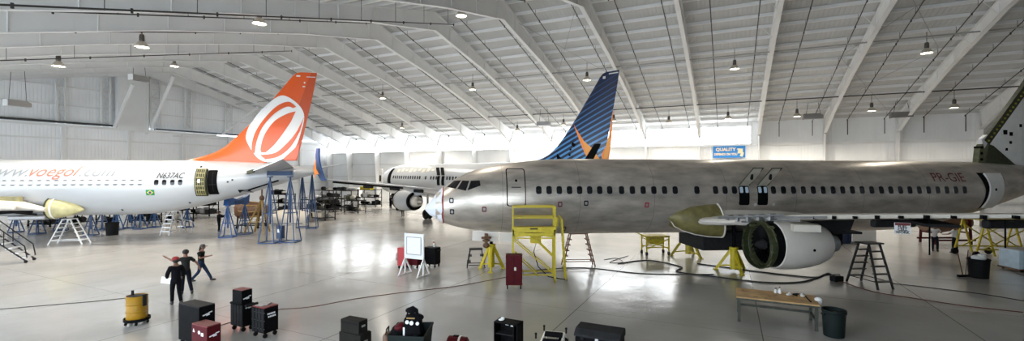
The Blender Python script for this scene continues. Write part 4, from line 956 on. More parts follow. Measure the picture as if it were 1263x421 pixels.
for dy in (.1, .6):
    mb.path([(1.1, dy, DZ+.1), (1.12, dy, DZ+.5), (1.22, dy, DZ+.6), (1.32, dy, DZ+.45), (1.5, dy, .1)], .04)
for k in range(7): mb.bar((1.36+.02*k, .1, DZ-.1-.32*k), (1.36+.02*k, .6, DZ-.1-.32*k), .05)
mb.build('side_ladder', 'yellow', pl)
mb = MB(); mb.path([(.2, .4, DZ-.4), (.0, .2, 1.4), (.2, .2, .7), (.7, .3, .2), (1.6, .4, .02)], .025); mb.build('air_hose', 'black_rubber', pl)
# smaller yellow tail platform far side
p2 = thing('work_platform', 'low yellow wheeled stand beyond the silver fuselage, left of far jack', 'platform', at_floor(808, 314), .1)
mb = MB(); mb.box((0, 0, 1.15), (1.5, .9, .1)); mb.build('deck', 'yellow_dirty', p2)
for x in (-.7, .7):
    for y in (-.4, .4):
        mb = MB(); mb.bar((x, y, .2), (x, y, 1.15), .07); lg = mb.build('leg', 'yellow', p2)
        mb = MB(); mb.tube((x-.04, y, .12), (x+.04, y, .12), .12, n=12); mb.build('caster', 'black_rubber', lg)
mb = MB()
for y in (-.4, .4): mb.bar((-.7, y, .4), (.7, y, 1.0), .05); mb.bar((-.7, y, 1.0), (.7, y, .4), .05); mb.bar((-.7, y, .5), (.7, y, .5), .05)
mb.bar((-.7, -.4, 1.15), (-1.3, -.4, 1.4), .05); mb.bar((-.7, .4, 1.15), (-1.3, .4, 1.4), .05); mb.build('brace', 'yellow', p2)
mb = MB(); mb.box((0, .0, .85), (.9, .6, .35)); mb.build('pump_unit', 'yellow_dirty', p2)
def trestle(label, loc, h, foot, m='blue_steel', group='blue trestles under the orange-tailed airliner', rz=0.0, k=4):
    t = thing('trestle_stand', label, 'stand', loc, rz, group)
    c = [(foot*math.cos(2*PI*i/k+PI/k), foot*math.sin(2*PI*i/k+PI/k)) for i in range(k)]
    for x, y in c: mb = MB(); mb.bar((x, y, .06), (x*.08, y*.08, h*.93), .06); mb.build('leg', m, t)
    mb = MB()
    for i in range(k): p, q = c[i], c[(i+1) % k]; mb.bar((p[0], p[1], .06), (q[0], q[1], .06), .07); 
    mb.build('base_frame', m, t); mb = MB()
    for i in range(k): p, q = c[i], c[(i+1) % k]; mb.bar((p[0]*.52, p[1]*.52, h*.45), (q[0]*.52, q[1]*.52, h*.45), .045)
    mb.build('cross_ring', m, t)
    mb = MB(); mb.tube((0, 0, h*.3), (0, 0, h), .07, n=10); mb.build('post', m, t)
    mb = MB(); mb.box((0, 0, h), (.3, .3, .08)); mb.build('head_plate', m, t)
    return t
a, b = at_floor(333, 300), at_floor(358, 299); trestle('tall blue trestle in front under the orange-tailed plane tailplane, left of a pair', a, 4.75, .78, rz=.0); trestle('tall blue trestle in front under the tailplane, right of the pair', b, 4.75, .78, rz=.0)
cr = thing('cradle_beam', 'blue cradle beam across the two tall trestles under the tailplane', 'beam', (a+b)/2+Vector((0, 0, 4.8)), math.atan2((b-a).y, (b-a).x)); l = (b-a).length
mb = MB(); mb.box((0, 0, .12), (l+.35, .34, .16)); mb.box((0, -.14, .25), (l+.3, .06, .2)); mb.build('beam', 'blue_steel', cr)
mb = MB()
for x in (-l/2-.1, l/2+.1): mb.box((x, 0, .26), (.1, .34, .2))
mb.build('end_block', 'navy', cr)
a, b = at_floor(373, 281), at_floor(385, 282); trestle('tall blue trestle behind the orange tail, left of the rear pair', a, 5.0, .62, rz=.2); trestle('tall blue trestle behind the orange tail, right of the rear pair', b, 5.0, .62, rz=.2)
cr = thing('cradle_beam', 'dark blue cradle beam on the rear pair of tall trestles', 'beam', (a+b)/2+Vector((0, 0, 5.05)), .15); mb = MB(); mb.box((0, 0, .1), (1.6, .3, .18)); mb.build('beam', 'navy', cr); mb = MB(); mb.box((-.6, 0, .25), (.12, .3, .16)); mb.box((.6, 0, .25), (.12, .3, .16)); mb.build('end_block', 'navy', cr)
a, b = at_floor(281, 293), at_floor(302, 289); trestle('short blue trestle under the tail cone, left of its pair', a, 2.45, .65, 'blue_bright', rz=.2); trestle('short blue trestle under the tail cone, right of its pair', b, 2.45, .65, rz=.2)
cr = thing('cradle_beam', 'bright blue saddle cradle on the short trestles under the tail cone', 'beam', (a+b)/2+Vector((0, 0, 2.5)), math.atan2((b-a).y, (b-a).x)); l = (b-a).length
mb = MB(); mb.prism([(-l/2-.2, 0), (l/2+.2, 0), (l/2+.3, .75), (l/2-.1, .55), (0, .35), (-l/2+.3, .55), (-l/2-.1, .7)], -.22, .22, 'xz'); mb.build('saddle', 'blue_bright', cr)
mb = MB(); mb.box((0, -.26, .2), (.9, .05, .22)); mb.build('saddle_plate', 'blue_steel', cr)
BT = ((20, 287, 'blue trestle under the stripped wing at the left edge'), (46, 289, 'blue trestle left of the white step ladder under the wing'), (75, 285, 'blue trestle behind the white step ladder'), (112, 291, 'blue trestle just right of the white step ladder'), (126, 284, 'blue trestle left of the dark waste bin under the white fuselage'),
      (144, 284, 'blue trestle right of the dark waste bin under white fuselage'), (160, 282, 'blue trestle under the white fuselage middle, left of the Brazilian flag'), (173, 283, 'blue trestle straight under the Brazilian flag'), (190, 281, 'blue trestle behind the aluminium steps, left side'), (231, 281, 'blue trestle right of the aluminium steps'))
for px, py, lb in BT: trestle(lb, at_floor(px, py), 1.75, .52, rz=px*.1)
# gold A-frame and the engine under the orange tail
ga = thing('hoist_frame', 'gold A-frame hoist stand under the orange tail with spread legs', 'stand', at_floor(319, 288), .2)
for sx, sy in ((-.95, -.5), (.55, -.6), (-.5, .6), (.7, .5)): mb = MB(); mb.bar((sx, sy, .05), (.25, 0, 2.9), .12); mb.build('leg', 'gold', ga)
mb = MB(); mb.bar((-.5, -.52, 1.0), (.45, -.5, 1.0), .07); mb.bar((-.2, .5, 1.1), (.6, .4, 1.1), .07); mb.build('cross_bar', 'gold', ga)
mb = MB(); mb.tube((.25, 0, 2.6), (.25, 0, 4.0), .06, n=8); mb.blob((.25, 0, 2.9), (.4, .3, .5)); mb.build('hoist_post', 'brown', ga)
en = thing('engine_core', 'brown engine core on a low transport stand under the orange tail', 'engine', at_floor(312, 281), .1)
mb = MB(); mb.lathe([(.0, -1.3), (.7, -1.3), (.85, -1.0), (.8, -.4), (.6, .0), (.65, .5), (.45, 1.0), (.2, 1.6), (.0, 1.6)], 24, (0, 0, 1.65), 'x'); mb.build('core', 'brown', en, smooth=True)
mb = MB()
for k in range(8): a = .8*k; mb.path([(-.9, .82*math.cos(a), 1.65+.82*math.sin(a)), (-.2, .75*math.cos(a+.2), 1.65+.75*math.sin(a+.2)), (.7, .62*math.cos(a+.1), 1.65+.62*math.sin(a+.1))], .05)
mb.build('pipework', 'gold', en)
mb = MB()
for x in (-1.0, .8):
    for y in (-.8, .8): mb.bar((x, y, .1), (x, y*.7, 1.5), .1)
    mb.bar((x, -.8, .3), (x, .8, .3), .1)
for y in (-.8, .8): mb.bar((-1.2, y, .3), (1.2, y, .3), .1)
mb.build('stand_frame', 'dark_grey', en)
for x in (-1.0, .8):
    for y in (-.8, .8): mb = MB(); mb.tube((x, y-.04, .12), (x, y+.04, .12), .12, n=12); mb.build('wheel', 'black_rubber', en)
cl = thing('engine_cowling', 'pale curved engine cowling stored behind the blue trestles under the tail', 'cowling', at_floor(360, 275.5), .2)
mb = MB(); rings = [[(x, r*math.cos(a), r*math.sin(a)) for a in [PI*k/14 for k in range(15)]] + [(x, (r-.08)*math.cos(a), (r-.08)*math.sin(a)) for a in [PI-PI*k/14 for k in range(15)]] for x, r in ((-1.6, 1.2), (-.8, 1.35), (.5, 1.35), (1.6, 1.0))]
mb.loft(rings); mb.build('shell', 'off_white', cl, smooth=True); mb = MB(); mb.box((0, -1.3, .1), (2.6, .1, .12)); mb.build('edge_rail', 'grey_metal', cl)
dr = thing('drum', 'navy blue drum with white label between the tall blue trestles', 'drum', at_floor(346, 294), 0)
mb = MB(); mb.lathe([(.0, 0), (.3, 0), (.3, .3), (.315, .32), (.3, .34), (.3, .62), (.315, .64), (.3, .66), (.3, .95), (.28, .97), (.0, .95)], 24); mb.build('barrel', 'navy', dr, smooth=True)
mb = MB(); mb.box((.02, -.3, .6), (.22, .03, .26)); mb.build('label_sheet', 'label_white', dr)
# ================================================================== racks of parts at the back
def rack(label, loc, rz, w, d, h, shelves, m='dark_grey', load=True, group='parts racks along the back wall'):
    t = thing('parts_rack', label, 'rack', loc, rz, group)
    for x in (-w/2, w/2):
        for y in (-d/2, d/2): mb = MB(); mb.bar((x, y, .1), (x, y, h), .08); mb.tube((x-.04, y, .09), (x+.04, y, .09), .09, n=10); mb.build('post', m, t)
    zs = [.25+(h-.35)*k/(shelves-1) for k in range(shelves)]
    for z in zs:
        mb = MB(); mb.box((0, 0, z), (w, d, .05))
        for y in (-d/2, d/2): mb.bar((-w/2, y, z), (w/2, y, z), .09)
        mb.build('shelf', m, t)
    for x in (-w/2, w/2): mb = MB(); mb.bar((x, -d/2, .3), (x, d/2, h-.2), .04); mb.build('brace', m, t)
    global top_rack
    if load:
        for i, z in enumerate(zs):
            if 'right of the white sheeted' in label and i == len(zs)-1: top_rack = t; continue
            n = random.randint(4, 5)
            for k in range(n):
                x = -w/2+w*(k+.5)/n; ww = w/n*random.uniform(.75, .95); dd = d*random.uniform(.6, .9); hh = random.uniform(.3, .62 if shelves < 4 else .48)
                p = thing('aircraft_part', ('stripped aircraft part lying on a dark rack by the back wall' if 'back wall' in group else 'stored aircraft part on a low rack beyond the white fuselage'), 'part', t.matrix_basis @ Vector((x, 0, z+.03)), rz, 'stripped aircraft parts on the ' + group)
                mat_ = random.choice(('off_white', 'dark_grey', 'grey_metal', 'primer_dark', 'black_paint', 'aluminium', 'dark_grey', 'black_paint'))
                kind = random.randint(0, 2); mb = MB()
                if kind == 0: mb.loft([airfoil(-dd/2, dd, -ww/2, hh*.4, hh*.3), airfoil(-dd/2, dd, ww/2, hh*.4, hh*.22)]); 
                elif kind == 1: mb.lathe([(.01, -ww/2), (hh*.45, -ww/2), (hh*.5, 0), (hh*.4, ww/2), (.01, ww/2)], 12, (0, 0, hh*.5), 'x')
                else: mb.box((0, 0, hh/2), (ww, dd, hh), bev=.03); mb.box((ww*.2, 0, hh*1.1), (ww*.3, dd*.5, hh*.3))
                if kind == 0:
                    for v in mb.bm.verts: v.co = Vector((v.co.y, v.co.x, v.co.z))
                o = mb.build('body', mat_, p, smooth=(kind != 2))
    return t
RK = ((392, 271, 3.6, 2.2, 3, 'dark parts rack nearest the blue trestles behind the orange tail'), (424, 258, 4.0, 2.6, 3, 'dark rack of panels left of the white sheeted cabinet at the back'), (456, 254.5, 3.3, 2.5, 3, 'dark parts rack right of the white sheeted cabinet by the back wall'), (491, 254, 2.0, 2.4, 3, 'dark parts rack left of the white nose at the back'),
      (404, 261, 3.4, 2.8, 4, 'tall dark parts rack behind the nearest one, towards the corner'), (348, 263, 3.0, 2.4, 3, 'parts rack half hidden behind the blue trestles'), (438, 262.5, 2.2, 1.6, 2, 'low dark parts rack in front of the white sheeted cabinet'))
for px, py, w, h, n_, lb in RK: rack(lb, at_floor(px, py), -PHI, w, 1.3, h, n_)
for px, py, w, lb in ((58, 279, 2.8, 'low dark rack beyond the white step ladder'), (94, 277, 2.2, 'low dark rack beyond the wing fairing cone'), (138, 276, 2.3, 'low dark rack behind the dark waste bin'), (181, 275, 2.2, 'low dark rack under the flag, far side'), (222, 274, 2.0, 'low dark rack behind the aluminium steps'), (250, 266, 3.2, 'low dark rack far behind the person under the tail')):
    rack(lb, at_floor(px, py), -PHI+.2, w, 1.2, 2.3, 3, 'black_paint', group='low racks on the far side of the white fuselage')
sb = thing('cabinet', 'white sheeted cabinet standing among the dark racks by the wall', 'cabinet', at_floor(438, 253), -PHI); mb = MB(); mb.box((0, 0, 1.35), (1.9, 1.0, 2.5), bev=.05); mb.box((0, 0, .08), (1.7, .9, .16)); mb.build('body', 'white_plain', sb); mb = MB(); mb.box((0, -.52, 1.3), (.03, .02, 2.2)); mb.build('door_gap', 'grey_metal', sb)
wc = thing('cabinet', 'white narrow cabinet under the white fuselage beyond the flag', 'cabinet', at_floor(152, 279), -.2); mb = MB(); mb.box((0, 0, 1.05), (1.0, .6, 1.9), bev=.03); mb.box((0, 0, .06), (.9, .5, .12)); mb.build('body', 'white_plain', wc); mb = MB(); mb.box((.3, -.32, 1.1), (.04, .03, .2)); mb.build('handle', 'grey_metal', wc)
yb = thing('crate', 'yellow crate lying on the racks near the white cabinet', 'crate', top_rack.matrix_basis @ Vector((-.55, 0, 2.43)), -PHI); mb = MB(); mb.box((0, 0, .22), (1.9, .8, .44), bev=.03); mb.build('body', 'yellow', yb)
# dark carts seen far away beyond the bare engine
c1 = thing('equipment_cart', 'dark equipment cart with white covers beyond the bare engine', 'cart', at_floor(1018, 302), .1)
mb = MB(); mb.box((0, 0, .62), (1.8, 1.0, .6), bev=.06); mb.build('body', 'black_paint', c1)
mb = MB(); mb.blob((-.3, 0, 1.05), (.8, .8, .4)); mb.blob((.4, -.1, 1.1), (.7, .7, .6), rz=.5); mb.blob((.35, .1, 1.35), (.5, .5, .4)); mb.build('cover', 'paper', c1, smooth=True)
for x in (-.7, .7):
    for y in (-.45, .45): mb = MB(); mb.tube((x, y-.05, .2), (x, y+.05, .2), .2, n=14); mb.build('wheel', 'black_rubber', c1)
c2 = thing('cabinet', 'tall dark navy locker standing beyond the dark step ladder', 'cabinet', at_floor(1036, 300), .05); mb = MB(); mb.box((0, 0, .95), (1.2, .7, 1.7), bev=.02); mb.box((0, 0, .06), (1.1, .6, .12)); mb.build('body', 'navy', c2)
for x in (-.2, .35): mb = MB(); mb.box((x, -.36, 1.0), (.05, .03, 1.5)); mb.build('door_edge', 'blue_steel', c2)
c3 = thing('partition', 'pale grey movable partition beyond the dark step ladder', 'partition', at_floor(1066, 301), .05); mb = MB(); mb.box((0, 0, 1.1), (1.7, .12, 1.9), bev=.02); mb.build('panel', 'white_plain', c3)
for x in (-.75, .75): mb = MB(); mb.box((x, 0, .08), (.08, .7, .16)); mb.build('foot', 'grey_metal', c3)
# ================================================================== floor things in the middle
wb_ = thing('whiteboard', 'white notice board on two white trestle legs in mid floor', 'board', (at_floor(499, 339)+at_floor(523, 341.5))/2, -PHI)
mb = MB(); mb.box((0, 0, 1.45), (1.16, .05, 1.25), bev=.01); mb.build('panel', 'white_plain', wb_)
mb = MB()
for x0, z0, x1, z1 in ((-.43, 1.05, .43, 1.05), (-.43, 1.9, .43, 1.9), (-.43, 1.05, -.43, 1.9), (.43, 1.05, .43, 1.9)): mb.bar((x0, -.035, z0), (x1, -.035, z1), .03)
mb.build('picture_frame', 'grey_metal', wb_); mb = MB(); mb.box((0, -.03, 1.475), (.84, .01, .84)); mb.build('sheet', 'paper', wb_)
for x in (-.56, .56):
    mb = MB(); mb.bar((x, 0, .85), (x, -.5, .03), .06); mb.bar((x, 0, .85), (x, .5, .03), .06); mb.bar((x, -.48, .05), (x, .48, .05), .06); mb.bar((x, 0, .05), (x, 0, 2.08), .06); mb.build('trestle_leg', 'white_plain', wb_)
def cart(name, label, loc, rz, w, d, h, m, cat='tool cart', face=None, fm=None, drawers=0, wheel=.07, top=None, corner=True, logo=False):
    """wheeled box; loc is its front right corner on the floor when corner is set, w runs along -x from there"""
    t = thing(name, label, cat, Vector(loc) + (Vector((-c_*w/2, s_*w/2, 0))+Vector((s_*d/2, c_*d/2, 0)) if corner else Vector((0, 0, 0))), rz)
    z0 = wheel*2+.02
    mb = MB(); mb.box((0, 0, (z0+h)/2), (w, d, h-z0), bev=.012); mb.build('body', m, t)
    if top:
        mb = MB(); mb.box((0, 0, h+.012), (w*.98, d*.98, .03)); mb.build('top_mat', top, t)
    for x in (-w/2+.07, w/2-.07):
        for y in (-d/2+.07, d/2-.07):
            mb = MB(); mb.tube((x-.02, y, wheel), (x+.02, y, wheel), wheel, n=14); mb.box((x, y, wheel+.05), (.06, .05, wheel*1.2)); mb.build('caster', 'black_rubber', t)
    if drawers:
        for k in range(drawers):
            x = -w/2+w*(k+.5)/drawers; mb = MB(); mb.box((x, -d/2-.008, (z0+h)/2), (w/drawers*.82, .02, (h-z0)*.92)); dw = mb.build('side_panel', fm or m, t)
    return t
def nudge(p, dx=0, dy=0): return Vector((p.x+dx, p.y+dy, p.z))
def stroke_mark(t, x, y, z, m='label_white', face='x'):
    mb = MB()
    for k, (dy, dz) in enumerate(((0, 0), (.09, .03), (-.08, -.02), (.02, -.035))):
        if face == 'x': mb.box((x, y+dy, z+dz), (.012, .1, .03), rx=.15)
        else: mb.box((x+dy, y, z+dz), (.1, .012, .03), ry=.1)
    mb.build('white_decal', m, t)
rc = cart('tool_cabinet', 'tall dark red roller tool cabinet in front of the yellow platform', (.09, 20.1, 0), .0, .72, .5, 1.5, 'maroon', wheel=.08, corner=False)
mb = MB()
for i in range(7):
    mb.box((.365, -.08+.05*(i % 3), .35+.17*i), (.012, .3-.05*(i % 2), .12))
mb.build('sticker_sheets', 'label_white', rc); mb = MB(); mb.box((.05, -.255, .9), (.09, .02, .14), bev=.005); mb.build('lock_plate', 'off_white', rc); mb = MB(); mb.box((.0, -.255, .82), (.012, .01, 1.2)); mb.build('door_gap', 'dark', rc)
mb = MB(); mb.tube((-.39, -.2, 1.3), (-.39, .2, 1.3), .02); mb.build('push_handle', 'galv', rc)
k1 = cart('tool_cart', 'black wheeled tool cart behind the notice board, right side', nudge(at_floor(533, 329)), -PHI, .75, .5, 1.05, 'black_paint', corner=False)
mb = MB(); mb.tube((.42, -.2, .9), (.42, .2, .9), .03); mb.build('push_handle', 'black_rubber', k1)
bt = thing('spray_bottle', 'white spray bottle standing on the black cart behind the notice board', 'bottle', k1.location+Vector((.12, 0, 1.055))); mb = MB(); mb.lathe([(0, 0), (.06, 0), (.06, .16), (.025, .2), (.025, .24), (0, .24)], 12); mb.build('bottle', 'paper', bt); mb = MB(); mb.box((-.03, 0, .26), (.1, .03, .05)); mb.build('trigger', 'red', bt)
k2 = cart('tool_cart', 'red wheeled tool cart with grey rags at the notice board left side', nudge(at_floor(498, 331)), -PHI, .5, .45, 1.1, 'red', corner=False)
mb = MB(); mb.blob((-.3, -.05, .75), (.2, .35, .3)); mb.blob((-.34, -.05, .55), (.18, .3, .35)); mb.build('rags', 'grey_metal', k2, smooth=True)
k3 = cart('tool_box', 'low dark red wheeled box behind the notice board', nudge(at_floor(511, 330)), -PHI, .8, .5, .62, 'maroon', corner=False)
# yellow drum on a dolly
yd = thing('drum', 'yellow waste drum with pump pipe and dark rag, left of the walking men', 'drum', at_floor(169, 399.5)+Vector((0, 0, .2)))
mb = MB(); mb.lathe([(.0, 0), (.35, 0), (.36, .02), (.36, .28), (.378, .3), (.36, .32), (.36, .56), (.378, .58), (.36, .6), (.36, .86), (.37, .88), (.355, .9), (.34, .87), (.0, .86)], 32); mb.build('barrel', 'drum_yellow', yd, smooth=True)
mb = MB(); mb.lathe([(.33, .875), (.0, .88)], 24); mb.box((.08, -.05, .89), (.3, .12, .02), rz=.5); mb.build('lid', 'dark_grey', yd)
mb = MB(); mb.tube((-.28, .12, .86), (-.28, .12, 1.05), .05, n=10); mb.build('pump_pipe', 'dark_grey', yd)
mb = MB(); mb.box((.37, -.08, .72), (.04, .16, .42), rz=-.2, bev=.015); mb.box((.33, -.02, .92), (.12, .14, .03)); mb.build('rag', 'cloth_grey', yd)
dl = thing('drum_dolly', 'black wheeled dolly carrying the yellow drum', 'dolly', at_floor(169, 399.5))
mb = MB(); mb.lathe([(.0, .13), (.41, .13), (.44, .15), (.44, .25), (.42, .25), (.41, .185), (.0, .185)], 28); mb.build('tray', 'black_paint', dl)
for k in range(5): a = 2*PI*k/5+.3; mb = MB(); mb.tube((.36*math.cos(a)-.02, .36*math.sin(a), .065), (.36*math.cos(a)+.02, .36*math.sin(a), .065), .06, n=12); mb.box((.36*math.cos(a), .36*math.sin(a), .12), (.06, .06, .05)); mb.build('caster', 'black_rubber', dl)
for o in (yd, dl): o.scale = (.84, .84, .88)
yd.location.z = .175
# ================================================================== foreground boxes and carts
def corner_on(px, py, z, h=None):
    return at_floor(px, py, z)
p = at_floor(245.5, 380.7, 1.2); p.z = 0
ch = cart('tool_chest', 'big black tool chest with grey top, nearest the men', p, -PHI, 1.02, .46, 1.2, 'black_paint', 'tool chest', wheel=.06, top='dark_grey'); stroke_mark(ch, .515, 0, .98)
p = at_floor(255.3, 404.8, .9); p.z = 0
mc = cart('tool_chest', 'maroon tool chest with white stickers in front of the big black chest', p, -PHI, .7, .38, .9, 'maroon', 'tool chest', wheel=.06, top='maroon_top'); stroke_mark(mc, .355, 0, .66)
mb = MB(); mb.tube((.0, -.2, .72), (.0, -.19, .72), .05, n=16); mb.prism([(-.28, .7), (-.2, .7), (-.25, .8)], -.2, -.19, 'xz'); mb.box((.14, -.195, .68), (.1, .012, .09)); mb.build('sticker_round', 'label_white', mc)
p = Vector((-8.63, 14.58, 0))
ca = cart('tool_cart', 'black ribbed tool cart with side handle, carrying a red topped box', p, -PHI, .6, .4, .87, 'black_paint', drawers=4, fm='dark_grey'); stroke_mark(ca, .305, .02, .78)
mb = MB(); mb.bar((.3, -.12, .84), (.45, -.12, .86), .04); mb.bar((.3, .14, .84), (.45, .14, .86), .04); mb.tube((.45, -.2, .86), (.45, .2, .86), .045, n=10); mb.build('push_handle', 'black_rubber', ca)
mb = MB(); mb.bar((-.3, -.1, .86), (-.38, -.1, .86), .05); mb.tube((-.38, -.16, .86), (-.38, .1, .86), .04); mb.path([(-.38, 0, .84), (-.42, -.05, .6), (-.36, -.05, .4)], .012); mb.build('side_hook', 'black_rubber', ca)
ub = thing('tool_box', 'black tool box with red top sitting on the ribbed black cart', 'tool box', ca.location+Vector((.0, .0, .87)), -PHI)
mb = MB(); mb.box((-.02, .0, .22), (.48, .36, .44), bev=.012); mb.build('body', 'black_paint', ub); mb = MB(); mb.box((-.02, 0, .448), (.46, .34, .012)); mb.build('top_mat', 'maroon_top', ub); stroke_mark(ub, .225, 0, .2)
p = Vector((-7.62, 14.0, 0))
cb = cart('tool_cart', 'black tool cart with rag covered red top and white lettering, rightmost of three', p, -PHI, .58, .48, .93, 'black_paint', drawers=4, fm='dark_grey', top='maroon_top')
mb = MB(); mb.box((-.12, .02, .955), (.3, .4, .025), rz=.1, bev=.008); mb.box((.0, .1, .97), (.1, .3, .03), rz=.5, bev=.01); mb.build('rag', 'grey_metal', cb)
mb = MB()
for r in range(2):
    for k in range(5): mb.box((.294, -.12+.055*k+.02*r, .74-.09*r), (.012, .04, .05), rx=.1)
mb.build('white_decal', 'label_white', cb)
mb = MB()
for k in range(3): mb.bar((-.29, -.245, .3+.25*k), (.29, -.245, .3+.25*k), .015)
mb.build('drawer_line', 'grey_metal', cb)
p = at_floor(442.4, 397.8, 1.1); p.z = 0
gb = thing('case', 'grey hard case, upper of two stacked on the floor near the bottom edge', 'case', p+Vector((-c_*.33, s_*.33, .75))+Vector((s_*.17, c_*.17, 0)), -PHI)
mb = MB(); mb.box((0, 0, .175), (.66, .34, .35), bev=.012); mb.build('body', 'box_grey', gb); mb = MB(); mb.box((.335, 0, .2), (.02, .12, .05)); mb.tube((.345, -.06, .2), (.345, .06, .2), .012); mb.build('handle', 'galv', gb); mb = MB(); mb.box((0, -.172, .28), (.66, .006, .012)); mb.build('lid_line', 'dark', gb)
g2 = thing('case', 'grey hard case, lower of two stacked, slightly wider', 'case', Vector((gb.location.x, gb.location.y, 0)), -PHI)
mb = MB(); mb.box((.02, .02, .375), (.78, .42, .75), bev=.012); mb.build('body', 'box_grey', g2); mb = MB(); mb.box((.42, 0, .55), (.02, .14, .05)); mb.build('handle', 'galv', g2); mb = MB(); mb.box((.36, .02, .755), (.1, .3, .05)); mb.build('lid_step', 'box_grey', g2)
# green bin cart with bags
gc = thing('bin_cart', 'dark green open bin cart full of bags at the bottom edge', 'cart', (-2.72, 12.2, 0), -.12)
mb = MB(); mb._add([(-.42, -.3, .12), (.42, -.3, .12), (.42, .35, .12), (-.42, .35, .12), (-.5, -.35, .86), (.48, -.35, .86), (.5, .4, 1.0), (-.5, .4, .95)], [(0, 1, 2, 3), (0, 1, 5, 4), (1, 2, 6, 5), (2, 3, 7, 6), (3, 0, 4, 7)])
mb._add([(-.38, -.26, .2), (.38, -.26, .2), (.38, .31, .2), (-.38, .31, .2), (-.47, -.32, .86), (.45, -.32, .86), (.47, .37, 1.0), (-.47, .37, .95)], [(0, 1, 2, 3), (0, 1, 5, 4), (1, 2, 6, 5), (2, 3, 7, 6), (3, 0, 4, 7)])
for p, q in (((-.5, -.35, .86), (.48, -.35, .86)), ((.48, -.35, .86), (.5, .4, 1.0)), ((.5, .4, 1.0), (-.5, .4, .95)), ((-.5, .4, .95), (-.5, -.35, .86))): mb.bar(p, q, .04)
mb.build('bin', 'bin_green', gc)
for x in (-.36, .36):
    for y in (-.22, .28): mb = MB(); mb.tube((x-.02, y, .06), (x+.02, y, .06), .06, n=12); mb.box((x, y, .1), (.05, .05, .06)); mb.build('caster', 'black_rubber', gc)
mb = MB(); mb.box((.12, -.36, .6), (.04, .02, .06)); mb.build('latch', 'galv', gc)
bg = thing('tool_bag', 'black tool bag with white badges standing in the green bin cart', 'bag', (-2.66, 12.22, .68), -.1)
mb = MB(); mb.box((0, 0, .3), (.56, .36, .6), bev=.09, taper=.82); mb.blob((.05, 0, .58), (.5, .34, .2)); mb.build('body', 'black_cloth', bg, smooth=True)
mb = MB(); mb.path([(-.16, 0, .6), (-.14, 0, .78), (0, 0, .84), (.1, 0, .78), (.12, 0, .6)], .045, 8); mb.blob((-.05, .0, .76), (.32, .22, .16)); mb.build('handle', 'black_cloth', bg, smooth=True)
for x, z, r in ((-.1, .5, .05), (.02, .48, .055), (.18, .47, .045)): mb = MB(); mb.tube((x, -.2, z), (x, -.175, z), r, n=14); mb.build('badge', 'label_white', bg)
mb = MB(); mb.bar((-.12, -.17, .6), (.1, -.17, .6), .03); mb.build('zip', 'gold', bg)
rb = thing('jacket_bundle', 'dark red and black jacket bundle beside the black bag in the green cart', 'jacket', (-3.06, 12.2, .78), 0)
mb = MB(); mb.blob((0, 0, .12), (.34, .3, .34)); mb.blob((-.06, -.06, .02), (.36, .3, .3)); mb.build('lining', 'black_cloth', rb, smooth=True); mb = MB(); mb.blob((.04, -.02, .22), (.32, .27, .2), ry=-.4); mb.blob((.1, .02, .28), (.2, .2, .14)); mb.build('jacket', 'maroon', rb, smooth=True); mb = MB(); mb.box((.19, -.12, .14), (.05, .04, .22), bev=.01); mb.build('white_strap', 'paper', rb)
# brown bag that hangs by the cart, maroon roll bag on the floor
hb = thing('shoulder_bag', 'dark brown shoulder bag leaning on the green bin cart left side', 'bag', (-3.34, 12.15, 0), 0); mb = MB(); mb.box((0, 0, .45), (.16, .4, .85), bev=.07); mb.build('body', 'brown', hb, smooth=True); mb = MB(); mb.path([(0, -.15, .82), (.02, -.1, 1.0), (.02, .1, 1.0), (0, .15, .82)], .02); mb.build('strap', 'black_cloth', hb)
p = at_floor(564.5, 430); mr = thing('holdall', 'maroon roll bag with pale strap lying at the bottom edge', 'bag', p, -.25)
mb = MB(); mb.lathe([(.0, -.31), (.12, -.31), (.17, -.27), (.18, 0), (.17, .27), (.12, .31), (.0, .31)], 20, (0, 0, .18), 'x'); mb.build('body', 'maroon', mr, smooth=True); mb = MB(); mb.lathe([(.184, .05), (.19, .06), (.19, .1), (.184, .11)], 20, (0, 0, .18), 'x'); mb.build('strap', 'off_white', mr); mb = MB(); mb.box((-.05, 0, .36), (.16, .1, .03), bev=.01); mb.build('grip', 'black_cloth', mr)
# black open cabinet
p = at_floor(638, 401.5, 1.0); p.z = 0
oc = thing('cabinet', 'black open fronted cabinet with white tissue on top, bottom centre', 'cabinet', p+Vector((-c_*.36, s_*.36, 0))+Vector((s_*.2, c_*.2, 0)), -PHI)
mb = MB(); mb.box((0, .18, .5), (.72, .03, 1.0)); mb.box((-.345, 0, .5), (.03, .4, 1.0)); mb.box((.345, 0, .5), (.03, .4, 1.0)); mb.box((0, 0, .985), (.72, .4, .03)); mb.box((0, 0, .04), (.72, .4, .08)); mb.box((.24, -.0, .5), (.03, .38, .95)); mb.build('carcass', 'black_paint', oc)
for z in (.35, .66): mb = MB(); mb.box((-.05, .02, z), (.55, .34, .02)); mb.build('shelf', 'dark_grey', oc)
mb = MB(); mb.box((-.1, .1, .86), (.09, .02, .03)); mb.box((.1, .1, .84), (.16, .02, .03)); mb.build('shelf_label', 'label_white', oc)
ti = thing('tissue', 'crumpled white tissue lying on the black open cabinet', 'tissue', oc.location+Vector((-.2, .08, 1.0)), .4); mb = MB(); mb.blob((0, 0, .02), (.18, .14, .05)); mb.blob((.05, .03, .04), (.1, .12, .06), rz=.6); mb.build('sheet', 'paper', ti, smooth=True)
